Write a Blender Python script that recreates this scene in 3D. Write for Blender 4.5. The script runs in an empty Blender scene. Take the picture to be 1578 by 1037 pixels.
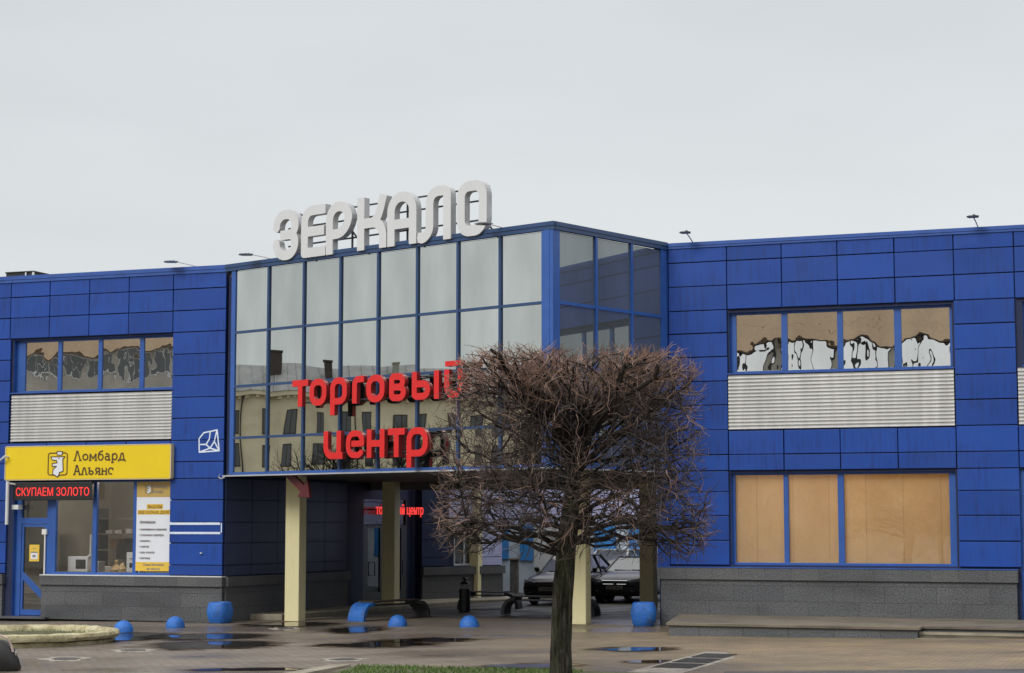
import bpy, bmesh, math, random
import numpy as np
from mathutils import Vector, Matrix
from mathutils.geometry import tessellate_polygon

random.seed(7)
SC = bpy.context.scene
COL = SC.collection
R_ = math.radians

# ------------------------------------------------------------------ camera
CAM_H = 2.5
cd = bpy.data.cameras.new("camera")
cam = bpy.data.objects.new("camera", cd)
COL.objects.link(cam)
cam.location = (0, 0, CAM_H)
PITCH = math.atan(287.5 / 2900.0)
cam.rotation_euler = (math.pi / 2 + PITCH, 0, 0)
cd.sensor_fit = 'HORIZONTAL'
cd.sensor_width = 36.0
cd.lens = 36.0 * 2900.0 / 1578.0
cd.clip_start = 0.1
cd.clip_end = 3000
SC.camera = cam

# ------------------------------------------------------------------ world, sun, exposure
w = bpy.data.worlds.new("World")
SC.world = w
w.use_nodes = True
nt = w.node_tree
nt.nodes.clear()
SUN_DIR = Vector((-0.58, -0.62, 0.62)).normalized()      # towards the sun
sky = nt.nodes.new('ShaderNodeTexSky')
sky.sky_type = 'NISHITA'
sky.sun_disc = False
sky.sun_elevation = math.asin(SUN_DIR.z)
sky.sun_rotation = math.atan2(SUN_DIR.x, SUN_DIR.y)
hs = nt.nodes.new('ShaderNodeHueSaturation')
hs.inputs['Saturation'].default_value = 0.12
hs.inputs['Value'].default_value = 0.9
nt.links.new(sky.outputs[0], hs.inputs['Color'])
tc = nt.nodes.new('ShaderNodeTexCoord')
sx = nt.nodes.new('ShaderNodeSeparateXYZ')
nt.links.new(tc.outputs['Generated'], sx.inputs[0])
ramp = nt.nodes.new('ShaderNodeValToRGB')
ramp.color_ramp.elements[0].position = 0.0
ramp.color_ramp.elements[0].color = (0.81, 0.83, 0.835, 1)
ramp.color_ramp.elements[1].position = 0.34
ramp.color_ramp.elements[1].color = (0.675, 0.72, 0.755, 1)
e = ramp.color_ramp.elements.new(0.12)
e.color = (0.75, 0.785, 0.805, 1)
e = ramp.color_ramp.elements.new(0.55)
e.color = (1.25, 1.28, 1.30, 1)
e = ramp.color_ramp.elements.new(0.9)
e.color = (1.9, 1.9, 1.9, 1)
nt.links.new(sx.outputs[2], ramp.inputs[0])
cn = nt.nodes.new('ShaderNodeTexNoise')
cn.inputs['Scale'].default_value = 4.5
cn.inputs['Detail'].default_value = 5
cmap = nt.nodes.new('ShaderNodeMapping')
cmap.inputs['Scale'].default_value = (1, 1, 3.5)
nt.links.new(tc.outputs['Generated'], cmap.inputs[0])
nt.links.new(cmap.outputs[0], cn.inputs['Vector'])
cm = nt.nodes.new('ShaderNodeMapRange')
cm.inputs['From Min'].default_value = 0.3
cm.inputs['From Max'].default_value = 0.7
cm.inputs['To Min'].default_value = 9.25
cm.inputs['To Max'].default_value = 10.0
nt.links.new(cn.outputs[0], cm.inputs['Value'])
vm = nt.nodes.new('ShaderNodeVectorMath')
vm.operation = 'SCALE'
nt.links.new(ramp.outputs[0], vm.inputs[0])
nt.links.new(cm.outputs[0], vm.inputs['Scale'])
mx = nt.nodes.new('ShaderNodeMixRGB')
mx.inputs[0].default_value = 0.85
nt.links.new(hs.outputs[0], mx.inputs[1])
nt.links.new(vm.outputs[0], mx.inputs[2])
bg = nt.nodes.new('ShaderNodeBackground')
bg.inputs['Strength'].default_value = 0.1
nt.links.new(mx.outputs[0], bg.inputs['Color'])
wo = nt.nodes.new('ShaderNodeOutputWorld')
nt.links.new(bg.outputs[0], wo.inputs['Surface'])

sd = bpy.data.lights.new("sun", 'SUN')
sd.energy = 1.5
sd.angle = R_(22)
sd.color = (1.0, 0.96, 0.9)
sun = bpy.data.objects.new("sun", sd)
COL.objects.link(sun)
sun.rotation_euler = SUN_DIR.to_track_quat('Z', 'Y').to_euler()

SC.render.engine = 'CYCLES'
SC.view_settings.view_transform = 'Standard'
SC.view_settings.look = 'None'
SC.view_settings.exposure = 0.07
SC.view_settings.gamma = 1.0
SC.view_settings.use_curve_mapping = False

# ------------------------------------------------------------------ frames of the building
def frame(o, deg):
    """local x along the facade, local y into the building, local z up"""
    a = R_(deg)
    M = Matrix(((math.cos(a), math.sin(a), 0, o[0]), (-math.sin(a), math.cos(a), 0, o[1]), (0, 0, 1, 0), (0, 0, 0, 1)))
    return M
OL = (-7.356, 48.10)
OR = (3.5118, 44.3489)
FL = frame(OL, 20.4)      # left wing facade
FR = frame(OR, 20.4)      # right wing facade
FG = frame(OL, 40.5)      # glazed hall front
ID = Matrix.Identity(4)
GC = FG @ Vector((10.87, 0, 0))                            # outer corner of the glazed hall
FS = Matrix.Translation(GC) @ Matrix.Rotation(R_(49.5), 4, 'Z')   # glazed side: x runs back, y inwards... see use

SLOPE = 0.0115
def gz(x, y=0):
    return SLOPE * (x + 7.36)

# ------------------------------------------------------------------ materials
MATS = {}
class NB:
    def __init__(s, name):
        s.m = bpy.data.materials.new(name)
        s.m.use_nodes = True
        s.t = s.m.node_tree
        s.b = s.t.nodes['Principled BSDF']
        s.out = s.t.nodes['Material Output']
        MATS[name] = s.m
    def n(s, typ, **kw):
        nd = s.t.nodes.new(typ)
        for k, v in kw.items():
            if k in nd.inputs:
                nd.inputs[k].default_value = v
            else:
                setattr(nd, k, v)
        return nd
    def l(s, a, b):
        s.t.links.new(a, b)
    def set(s, **kw):
        for k, v in kw.items():
            s.b.inputs[k.replace('_', ' ')].default_value = v
    def ramp(s, src, stops):
        r = s.n('ShaderNodeValToRGB')
        el = r.color_ramp.elements
        while len(el) < len(stops):
            el.new(0.5)
        for e_, (p, c) in zip(el, stops):
            e_.position = p
            e_.color = (c[0], c[1], c[2], 1) if isinstance(c, (tuple, list)) else (c, c, c, 1)
        s.l(src, r.inputs[0])
        return r.outputs[0]
    def mix(s, fac, a, b, mode='MIX'):
        m = s.n('ShaderNodeMixRGB', blend_type=mode)
        for i, v in ((0, fac), (1, a), (2, b)):
            if hasattr(v, 'is_linked'):
                s.l(v, m.inputs[i])
            else:
                m.inputs[i].default_value = v if i == 0 else (v[0], v[1], v[2], 1)
        return m.outputs[0]
    def coord(s, which='UV', scale=(1, 1, 1), loc=(0, 0, 0), rot=(0, 0, 0)):
        t = s.n('ShaderNodeTexCoord')
        m = s.n('ShaderNodeMapping')
        m.inputs['Scale'].default_value = scale
        m.inputs['Location'].default_value = loc
        m.inputs['Rotation'].default_value = rot
        if which == 'World':
            g = s.n('ShaderNodeNewGeometry')
            s.l(g.outputs['Position'], m.inputs[0])
        else:
            s.l(t.outputs[which], m.inputs[0])
        return m.outputs[0]
    def noise(s, vec, scale, detail=3, rough=0.5):
        n_ = s.n('ShaderNodeTexNoise')
        n_.inputs['Scale'].default_value = scale
        n_.inputs['Detail'].default_value = detail
        n_.inputs['Roughness'].default_value = rough
        s.l(vec, n_.inputs['Vector'])
        return n_.outputs[0]
    def bump(s, height, dist, strength=1.0):
        b_ = s.n('ShaderNodeBump')
        b_.inputs['Strength'].default_value = strength
        b_.inputs['Distance'].default_value = dist
        s.l(height, b_.inputs['Height'])
        return b_.outputs[0]

def simple(name, col, rough=0.5, metallic=0.0, var=0.12, nscale=3.0, spec=0.5, coord='World'):
    """plain painted / raw surface with a little tonal wear"""
    b = NB(name)
    n_ = b.noise(b.coord(coord), nscale, 5, 0.6)
    lo = tuple(c * (1 - var) for c in col)
    hi = tuple(min(1, c * (1 + var)) for c in col)
    b.l(b.ramp(n_, [(0.3, lo), (0.7, hi)]), b.b.inputs['Base Color'])
    b.set(Roughness=rough, Metallic=metallic, Specular_IOR_Level=spec)
    return b

def blue_panel(name, col, dark):
    b = NB(name)
    g = b.n('ShaderNodeNewGeometry')
    streak = b.noise(b.coord('UV', (7.0, 0.55, 1)), 1.6, 4, 0.65)
    big = b.noise(b.coord('UV', (0.5, 0.8, 1)), 1.3, 2)
    fine = b.noise(b.coord('UV', (30, 2.0, 1)), 1.0, 3, 0.7)
    sm = b.n('ShaderNodeMath', operation='MULTIPLY')
    b.l(b.ramp(streak, [(0.44, 0.0), (0.64, 1.0)]), sm.inputs[0])
    b.l(b.ramp(big, [(0.38, 0.0), (0.56, 1.0)]), sm.inputs[1])
    f2 = b.n('ShaderNodeMath', operation='MULTIPLY')
    b.l(sm.outputs[0], f2.inputs[0])
    b.l(b.ramp(fine, [(0.35, 0.35), (0.65, 1.0)]), f2.inputs[1])
    isl = b.ramp(g.outputs['Random Per Island'], [(0.0, tuple(c * 0.87 for c in col)), (1.0, tuple(c * 1.09 for c in col))])
    dust = b.mix(b.ramp(b.noise(b.coord('UV'), 0.7, 4), [(0.4, 0.0), (0.8, 0.12)]), isl, (0.06, 0.11, 0.28))
    f3 = b.n('ShaderNodeMath', operation='MULTIPLY')
    b.l(f2.outputs[0], f3.inputs[0])
    f3.inputs[1].default_value = 0.7
    b.l(b.mix(f3.outputs[0], dust, dark), b.b.inputs['Base Color'])
    b.l(b.ramp(streak, [(0.3, 0.34), (0.8, 0.5)]), b.b.inputs['Roughness'])
    b.l(b.bump(b.noise(b.coord('UV'), 1.1, 2), 0.004), b.b.inputs['Normal'])
    b.set(Specular_IOR_Level=0.32)
blue_panel('blue_panel', (0.0135, 0.063, 0.32), (0.009, 0.027, 0.14))
simple('blue_trim', (0.026, 0.085, 0.34), 0.4, var=0.15)
simple('blue_frame', (0.03, 0.10, 0.36), 0.35, var=0.1)
simple('mullion_blue', (0.024, 0.062, 0.16), 0.35, var=0.1)
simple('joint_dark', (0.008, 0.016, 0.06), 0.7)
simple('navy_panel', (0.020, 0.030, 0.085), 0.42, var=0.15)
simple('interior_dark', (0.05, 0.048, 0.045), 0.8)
simple('roof_felt', (0.10, 0.10, 0.10), 0.9)
simple('soffit_dark', (0.10, 0.10, 0.105), 0.7)
simple('trim_grey', (0.40, 0.42, 0.44), 0.45)
simple('white_metal', (0.62, 0.64, 0.65), 0.4, var=0.06)
simple('steel_dark', (0.055, 0.06, 0.065), 0.45, metallic=0.4)
simple('galv_steel', (0.30, 0.31, 0.32), 0.45, metallic=0.6)
simple('black_paint', (0.012, 0.012, 0.013), 0.45)
simple('black_rubber', (0.015, 0.015, 0.016), 0.75)
def blue_concrete():
    b = NB('blue_concrete')
    n1 = b.noise(b.coord('World'), 3.5, 5, .65)
    n2 = b.noise(b.coord('World'), 15, 4, .7)
    c = b.ramp(n1, [(.3, (0.012, 0.105, 0.42)), (.7, (0.022, 0.165, 0.58))])
    c = b.mix(b.ramp(n2, [(.60, 0.0), (.68, .8)]), c, (.16, .24, .36))
    c = b.mix(b.ramp(b.noise(b.coord('World', (1, 1, .5)), 5, 4, .7), [(.52, 0.0), (.72, .75)]), c, (.035, .05, .075))
    b.l(c, b.b.inputs['Base Color'])
    b.l(b.bump(n2, .02), b.b.inputs['Normal'])
    b.set(Roughness=.55)
blue_concrete()
simple('wood_dark', (0.045, 0.033, 0.026), 0.6, var=0.3, nscale=12)
simple('concrete_dark', (0.045, 0.047, 0.05), 0.75, var=0.25)
simple('skylit_lilac_panel', (0.54, 0.56, 0.86), 0.35, var=0.06, nscale=0.5)  # blue cladding with its sky sheen painted in as pale lilac
simple('pale_blue_wall', (0.58, 0.66, 0.74), 0.6, var=0.08)
simple('bright_blue_paint', (0.05, 0.27, 0.68), 0.4, var=0.1)
simple('tan_wall', (0.62, 0.465, 0.315), 0.8, var=0.08)
simple('grey_render', (0.40, 0.385, 0.34), 0.85, var=0.15, nscale=0.6)
simple('cream_render', (0.76, 0.67, 0.48), 0.85, var=0.12, nscale=0.7)
simple('roof_tin', (0.27, 0.27, 0.275), 0.6, var=0.2, nscale=0.8)
simple('brick_dark', (0.07, 0.055, 0.05), 0.8, var=0.3)
simple('stone_pier', (0.12, 0.11, 0.10), 0.85, var=0.5, nscale=6)
simple('white_plastic', (0.70, 0.70, 0.68), 0.4, var=0.04)
simple('cardboard', (0.34, 0.22, 0.11), 0.8)
simple('gold_paint', (0.55, 0.40, 0.20), 0.35)
simple('shelf_grey', (0.28, 0.26, 0.24), 0.6)
simple('sky_mirror_pane', (0.95, 0.95, 0.95), 0.03, metallic=1.0, var=0.02)  # mirror-metal panes, added to throw sky white into the wing windows
simple('sign_yellow', (0.80, 0.58, 0.012), 0.35, var=0.02)
simple('sign_edge', (0.62, 0.52, 0.30), 0.4, var=0.03)
simple('sign_brown', (0.085, 0.045, 0.012), 0.5)
simple('poster_white', (0.72, 0.75, 0.80), 0.5, var=0.02)
simple('poster_yellow', (0.75, 0.50, 0.06), 0.5, var=0.03)
simple('poster_gold', (0.52, 0.36, 0.10), 0.45, var=0.05)
simple('poster_ink', (0.22, 0.20, 0.20), 0.6)
simple('poster_orange_ink', (0.30, 0.17, 0.02), 0.6)
simple('paint_white', (0.66, 0.74, 0.86), 0.6, var=0.12, nscale=9)
simple('letter_white', (0.62, 0.63, 0.64), 0.4, var=0.03, nscale=1.5)
simple('letter_side_shade', (0.44, 0.445, 0.45), 0.5, var=0.18, nscale=2.5)  # sides coloured darker than the faces, shade put into the colour
simple('letter_red', (0.68, 0.018, 0.018), 0.3, var=0.06)
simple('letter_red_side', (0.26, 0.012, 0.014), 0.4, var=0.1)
simple('arrow_red', (0.105, 0.013, 0.018), 0.5, var=0.1)
simple('bag_leather', (0.014, 0.013, 0.013), 0.4, var=0.3, nscale=18)
simple('strap_pale', (0.42, 0.33, 0.30), 0.6)
simple('car_dark', (0.030, 0.026, 0.034), 0.22, var=0.04)
simple('car_silver', (0.060, 0.062, 0.075), 0.2, metallic=0.3, var=0.04)
simple('car_white', (0.55, 0.56, 0.58), 0.25, var=0.03)
simple('plate_white', (0.30, 0.30, 0.30), 0.5)
simple('chrome', (0.6, 0.6, 0.6), 0.12, metallic=1.0, var=0.02)
simple('lens_clear', (0.30, 0.31, 0.33), 0.1, var=0.05)
simple('moss_soil', (0.07, 0.075, 0.03), 0.95, var=0.5, nscale=6)
simple('manhole_light', (0.26, 0.235, 0.20), 0.75, var=0.45, nscale=5)
simple('iron_dark', (0.05, 0.048, 0.045), 0.55, var=0.3, nscale=6)
simple('kerb_stone', (0.27, 0.24, 0.18), 0.7, var=0.3, nscale=2.5)

def car_glass():
    b = NB('car_glass')
    b.set(Base_Color=(0.03, 0.04, 0.042, 1), Roughness=0.04, Specular_IOR_Level=0.9)
    b.b.inputs['Coat Weight'].default_value = 0.6
car_glass()

def emissive(name, col, strength, base=(0.3, 0.02, 0.02)):
    b = NB(name)
    b.set(Base_Color=(*base, 1), Emission_Color=(*col, 1), Emission_Strength=strength)
emissive('led_red', (1.0, 0.03, 0.03), 1.0)
emissive('neon_red', (1.0, 0.05, 0.04), 0.9)
emissive('lamp_warm', (1.0, 0.82, 0.6), 4.0, (0.8, 0.8, 0.8))

def cream_pillar():
    b = NB('cream_pillar')
    n1 = b.noise(b.coord('UV', (1.2, 0.8, 1)), 1.4, 5, 0.6)
    n2 = b.noise(b.coord('UV', (6, 0.7, 1)), 1.5, 3)
    c = b.mix(b.ramp(n1, [(0.35, 0.0), (0.75, 0.6)]), (0.78, 0.71, 0.42), (0.68, 0.61, 0.34))
    c = b.mix(b.ramp(n2, [(0.55, 0.0), (0.8, 0.3)]), c, (0.36, 0.31, 0.16))
    b.l(c, b.b.inputs['Base Color'])
    b.l(b.bump(b.noise(b.coord('UV'), 40, 3), 0.002), b.b.inputs['Normal'])
    b.set(Roughness=0.6)
cream_pillar()

def granite(name, lo, hi, bw, bh, mortar=0.008, offset=0.5):
    b = NB(name)
    uv = b.coord('UV')
    sp = b.noise(uv, 26.0, 4, 0.75)
    base = b.ramp(sp, [(0.28, lo), (0.5, tuple((a + c) / 2 for a, c in zip(lo, hi))), (0.72, hi)])
    br = b.n('ShaderNodeTexBrick')
    br.offset = offset
    br.inputs['Scale'].default_value = 1.0
    br.inputs['Brick Width'].default_value = bw
    br.inputs['Row Height'].default_value = bh
    br.inputs['Mortar Size'].default_value = mortar
    br.inputs['Mortar Smooth'].default_value = 0.2
    br.inputs['Color1'].default_value = (1.06, 1.06, 1.06, 1)
    br.inputs['Color2'].default_value = (0.80, 0.82, 0.86, 1)
    br.inputs['Mortar'].default_value = (0.55, 0.55, 0.55, 1)
    b.l(uv, br.inputs['Vector'])
    c = b.mix(1.0, base, br.outputs[0], 'MULTIPLY')
    wet = b.noise(b.coord('UV', (0.4, 1.2, 1)), 1.2, 4)
    c = b.mix(b.ramp(wet, [(0.45, 0.0), (0.75, 0.45)]), c, tuple(x * 0.55 for x in lo))
    pits = b.noise(uv, 2.1, 2)
    c = b.mix(b.ramp(pits, [(0.745, 0.0), (0.765, 0.75)]), c, (0.012, 0.012, 0.012))
    b.l(c, b.b.inputs['Base Color'])
    b.l(b.ramp(wet, [(0.3, 0.62), (0.8, 0.38)]), b.b.inputs['Roughness'])
    b.l(b.bump(sp, 0.004), b.b.inputs['Normal'])
granite('granite', (0.024, 0.025, 0.028), (0.165, 0.17, 0.178), 1.15, 0.36)
granite('granite_cap', (0.030, 0.031, 0.034), (0.165, 0.168, 0.173), 0.62, 3.0, 0.006, 0.0)
granite('granite_blocks', (0.03, 0.034, 0.038), (0.17, 0.18, 0.19), 0.95, 3.0, 0.012, 0.0)

def louvre_mat():
    b = NB('louvre_metal')
    n1 = b.noise(b.coord('UV', (3, 0.3, 1)), 1.5, 4)
    b.l(b.ramp(n1, [(0.3, (0.40, 0.40, 0.395)), (0.7, (0.55, 0.55, 0.54))]), b.b.inputs['Base Color'])
    b.set(Roughness=0.38, Metallic=0.25)
louvre_mat()

def mirror_glass(name, tint, slope_amp, nscale, rough=0.0, dirt=0.06, detail=1):
    """reflective solar glass: each pane bends the reflection its own way"""
    b = NB(name)
    oi = b.n('ShaderNodeObjectInfo')
    g = b.n('ShaderNodeNewGeometry')
    add = b.n('ShaderNodeVectorMath', operation='SCALE')
    comb = b.n('ShaderNodeCombineXYZ')
    for i in range(3):
        b.l(oi.outputs['Random'], comb.inputs[i])
    b.l(comb.outputs[0], add.inputs[0])
    add.inputs['Scale'].default_value = 60.0
    ad = b.n('ShaderNodeVectorMath', operation='ADD')
    b.l(g.outputs['Position'], ad.inputs[0])
    b.l(add.outputs[0], ad.inputs[1])
    mp = b.n('ShaderNodeMapping')
    mp.inputs['Scale'].default_value = (1, 1, 0.7)
    b.l(ad.outputs[0], mp.inputs[0])
    h = b.noise(mp.outputs[0], nscale, detail, 0.42)
    nrm = b.bump(h, slope_amp)
    dn = b.noise(b.coord('World', (1.2, 1.2, 0.4)), 1.1, 4)
    tint_d = tuple(c * (1 - dirt * 3) for c in tint)
    col = b.ramp(dn, [(0.3, tint_d), (0.65, tint)])
    rnd = b.ramp(oi.outputs['Random'], [(0, 0.94), (1, 1.04)])
    col = b.mix(1.0, col, rnd, 'MULTIPLY')
    b.l(col, b.b.inputs['Base Color'])
    b.l(nrm, b.b.inputs['Normal'])
    b.set(Metallic=1.0, Roughness=rough)
    return b
mirror_glass('solar_glass', (0.575, 0.60, 0.57), 0.0075, 0.45)
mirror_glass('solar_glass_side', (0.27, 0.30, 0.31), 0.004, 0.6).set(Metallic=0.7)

def see_glass(name, fac, slope_amp, nscale, refl=(0.9, 0.9, 0.9), trans=(0.7, 0.72, 0.7), detail=1):
    b = mirror_glass(name, refl, slope_amp, nscale, detail=detail)
    tr = b.n('ShaderNodeBsdfTransparent')
    tr.inputs[0].default_value = (*trans, 1)
    mxs = b.n('ShaderNodeMixShader')
    mxs.inputs[0].default_value = fac
    b.l(tr.outputs[0], mxs.inputs[1])
    b.l(b.b.outputs[0], mxs.inputs[2])
    b.l(mxs.outputs[0], b.out.inputs['Surface'])
see_glass('upper_glass', 0.84, 0.0085, 0.9, (0.90, 0.90, 0.88), detail=3)
see_glass('shop_glass', 0.13, 0.006, 0.8, (0.8, 0.8, 0.8), (0.97, 0.97, 0.97))
see_glass('door_glass', 0.30, 0.006, 0.8, (0.6, 0.6, 0.58), (0.6, 0.6, 0.58))
see_glass('dark_glass', 0.14, 0.006, 0.8, (0.8, 0.82, 0.85), (0.4, 0.4, 0.4))

def kraft():
    b = NB('kraft_paper')
    n1 = b.noise(b.coord('UV', (0.5, 0.35, 1)), 1.5, 3)
    n2 = b.noise(b.coord('UV', (3, 1.5, 1)), 2.0, 3)
    c = b.ramp(n1, [(0.3, (0.80, 0.56, 0.28)), (0.7, (0.88, 0.67, 0.38))])
    c = b.mix(b.ramp(n2, [(0.45, 0.0), (0.8, 0.22)]), c, (0.90, 0.73, 0.48))
    w_ = b.n('ShaderNodeTexBrick')
    w_.offset = 0.0
    for k_, v_ in (('Scale', 1.0), ('Brick Width', .84), ('Row Height', 9.0), ('Mortar Size', .012), ('Color1', (1, 1, 1, 1)), ('Color2', (.95, .94, .93, 1)), ('Mortar', (.84, .80, .74, 1))):
        w_.inputs[k_].default_value = v_
    b.l(b.coord('UV', loc=(.3, 3, 0)), w_.inputs['Vector'])
    c = b.mix(1.0, c, w_.outputs[0], 'MULTIPLY')
    b.l(c, b.b.inputs['Base Color'])
    b.l(b.bump(n2, 0.05), b.b.inputs['Normal'])
    b.set(Roughness=0.7)
    tl = b.n('ShaderNodeBsdfTranslucent')
    b.l(c, tl.inputs['Color'])
    ms_ = b.n('ShaderNodeMixShader')
    ms_.inputs[0].default_value = 0.4
    b.l(b.b.outputs[0], ms_.inputs[1]); b.l(tl.outputs[0], ms_.inputs[2])
    b.l(ms_.outputs[0], b.out.inputs['Surface'])
kraft()

def paving():
    b = NB('wet_paving')
    v = b.coord('World', rot=(0, 0, R_(20.4)))
    br = b.n('ShaderNodeTexBrick')
    br.inputs['Scale'].default_value = 1.0
    br.inputs['Brick Width'].default_value = 0.24
    br.inputs['Row Height'].default_value = 0.16
    br.inputs['Mortar Size'].default_value = 0.012
    br.inputs['Color1'].default_value = (1.08, 1.08, 1.08, 1)
    br.inputs['Color2'].default_value = (0.86, 0.86, 0.86, 1)
    br.inputs['Mortar'].default_value = (0.58, 0.58, 0.58, 1)
    b.l(v, br.inputs['Vector'])
    big = b.noise(b.coord('World', (0.16, 0.30, 1)), 1.0, 5, 0.55)
    mid = b.noise(b.coord('World', (0.9, 1.3, 1)), 1.0, 5, 0.6)
    # browner cobbles to the left, yellower ones before the right wing
    sep = b.n('ShaderNodeSeparateXYZ')
    g = b.n('ShaderNodeNewGeometry')
    b.l(g.outputs['Position'], sep.inputs[0])
    mr = b.n('ShaderNodeMapRange')
    mr.inputs['From Min'].default_value = -2.0
    mr.inputs['From Max'].default_value = 3.5
    b.l(sep.outputs[0], mr.inputs['Value'])
    base = b.mix(mr.outputs[0], (0.222, 0.190, 0.158), (0.30, 0.230, 0.138))
    base = b.mix(b.ramp(mid, [(0.3, 0.0), (0.75, 0.75)]), base, (0.15, 0.118, 0.09))
    fine = b.noise(b.coord('World', (2.2, 2.2, 1)), 1.5, 4, 0.7)
    base = b.mix(b.ramp(fine, [(0.55, 0.0), (0.8, 0.5)]), base, (0.29, 0.245, 0.19))
    c = b.mix(1.0, base, br.outputs[0], 'MULTIPLY')
    wet = b.ramp(big, [(0.42, 0.0), (0.60, 1.0)])
    c = b.mix(wet, c, b.mix(0.38, c, (0.035, 0.030, 0.028)))
    b.l(c, b.b.inputs['Base Color'])
    b.l(b.mix(wet, (0.66, 0.66, 0.66), (0.24, 0.24, 0.24)), b.b.inputs['Roughness'])
    b.l(b.bump(br.outputs['Fac'], -0.006), b.b.inputs['Normal'])
    b.set(Specular_IOR_Level=0.3)
paving()

def asphalt():
    b = NB('wet_asphalt')
    n1 = b.noise(b.coord('World'), 0.8, 5)
    n2 = b.noise(b.coord('World'), 18, 3, 0.7)
    c = b.ramp(n1, [(0.3, (0.045, 0.044, 0.044)), (0.7, (0.085, 0.080, 0.075))])
    c = b.mix(b.ramp(n2, [(0.4, 0.0), (0.7, 0.4)]), c, (0.13, 0.12, 0.11))
    b.l(c, b.b.inputs['Base Color'])
    b.l(b.ramp(n1, [(0.35, 0.7), (0.65, 0.35)]), b.b.inputs['Roughness'])
    b.l(b.bump(n2, 0.006), b.b.inputs['Normal'])
    b.set(Specular_IOR_Level=0.35)
asphalt()

def water():
    """clear shallow water with ragged damp margins"""
    b = NB('puddle_water')
    g = b.coord('Generated', scale=(2, 2, 0), loc=(-1, -1, 0))
    ln = b.n('ShaderNodeVectorMath', operation='LENGTH')
    b.l(g, ln.inputs[0])
    n1 = b.noise(b.coord('World', (.9, 1.5, 1)), 1.6, 5, .62)
    ad = b.n('ShaderNodeMath', operation='MULTIPLY_ADD')
    b.l(n1, ad.inputs[0]); ad.inputs[1].default_value = 1.3
    b.l(ln.outputs['Value'], ad.inputs[2])
    deep = b.ramp(ad.outputs[0], [(0.0, 1.0), (1.0, 0.0)])
    mr = b.n('ShaderNodeMapRange')
    mr.inputs['From Min'].default_value = 1.30
    mr.inputs['From Max'].default_value = 1.24
    b.l(ad.outputs[0], mr.inputs['Value'])
    dm = b.n('ShaderNodeMapRange')
    dm.inputs['From Min'].default_value = 1.58
    dm.inputs['From Max'].default_value = 1.25
    b.l(ad.outputs[0], dm.inputs['Value'])
    tr = b.n('ShaderNodeBsdfTransparent')
    wt = b.n('ShaderNodeBsdfTransparent')
    b.l(b.mix(dm.outputs[0], (1, 1, 1), (.42, .39, .36)), wt.inputs[0])
    gl = b.n('ShaderNodeBsdfGlossy')
    gl.inputs['Roughness'].default_value = 0.015
    gl.inputs['Color'].default_value = (.9, .9, .9, 1)
    b.l(b.bump(b.noise(b.coord('World'), 1.2, 1), 0.0006), gl.inputs['Normal'])
    fr = b.n('ShaderNodeFresnel')
    fr.inputs['IOR'].default_value = 1.33
    ml = b.n('ShaderNodeMath', operation='MULTIPLY')
    b.l(fr.outputs[0], ml.inputs[0]); b.l(mr.outputs[0], ml.inputs[1])
    mxs = b.n('ShaderNodeMixShader')
    b.l(ml.outputs[0], mxs.inputs[0]); b.l(wt.outputs[0], mxs.inputs[1]); b.l(gl.outputs[0], mxs.inputs[2])
    b.l(mxs.outputs[0], b.out.inputs['Surface'])
water()

def slab_mat():
    b = NB('terrace_slab')
    n1 = b.noise(b.coord('World', (0.8, 1.6, 1)), 1.2, 5)
    c = b.ramp(n1, [(0.3, (0.10, 0.085, 0.065)), (0.7, (0.20, 0.17, 0.125))])
    b.l(c, b.b.inputs['Base Color'])
    b.l(b.ramp(n1, [(0.3, 0.35), (0.7, 0.65)]), b.b.inputs['Roughness'])
slab_mat()

def cream_rim():
    b = NB('worn_cream_concrete')
    n1 = b.noise(b.coord('World'), 3.2, 6, 0.7)
    n2 = b.noise(b.coord('World'), 11, 4, 0.7)
    c = b.ramp(n1, [(0.35, (0.22, 0.18, 0.09)), (0.52, (0.46, 0.41, 0.25)), (0.75, (0.60, 0.55, 0.38))])
    c = b.mix(b.ramp(n2, [(0.55, 0.0), (0.75, 0.7)]), c, (0.11, 0.095, 0.06))
    b.l(c, b.b.inputs['Base Color'])
    b.l(b.bump(n2, 0.03), b.b.inputs['Normal'])
    b.set(Roughness=0.8)
cream_rim()

def bark():
    b = NB('bark')
    v = b.coord('World', (9, 9, 1.6))
    n1 = b.noise(v, 1.6, 6, 0.7)
    n2 = b.noise(b.coord('World', (2, 2, 1.2)), 1.6, 4)
    c = b.ramp(n1, [(0.38, (0.005, 0.0045, 0.004)), (0.49, (0.036, 0.032, 0.025)), (0.66, (0.11, 0.098, 0.078))])
    c = b.mix(b.ramp(n2, [(0.42, 0.0), (0.62, 0.6)]), c, b.mix(0.6, c, (0.050, 0.062, 0.018)))
    b.l(c, b.b.inputs['Base Color'])
    b.l(b.bump(n1, 0.09), b.b.inputs['Normal'])
    b.set(Roughness=0.9, Specular_IOR_Level=0.2)
bark()
simple('branch_wood', (0.024, 0.020, 0.019), 0.85, var=0.4, nscale=2.5, spec=0.2)
simple('twig_wood', (0.078, 0.058, 0.051), 0.7, var=0.5, nscale=1.3, spec=0.3)
simple('twig_tip', (0.24, 0.15, 0.115), 0.65, var=0.5, nscale=1.5, spec=0.3)

def grass_mat():
    b = NB('grass_blades')
    g = b.n('ShaderNodeNewGeometry')
    b.l(b.ramp(g.outputs['Random Per Island'], [(0, (0.045, 0.095, 0.012)), (0.6, (0.085, 0.155, 0.022)), (1, (0.15, 0.19, 0.05))]), b.b.inputs['Base Color'])
    b.set(Roughness=0.6)
grass_mat()
M = MATS

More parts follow.
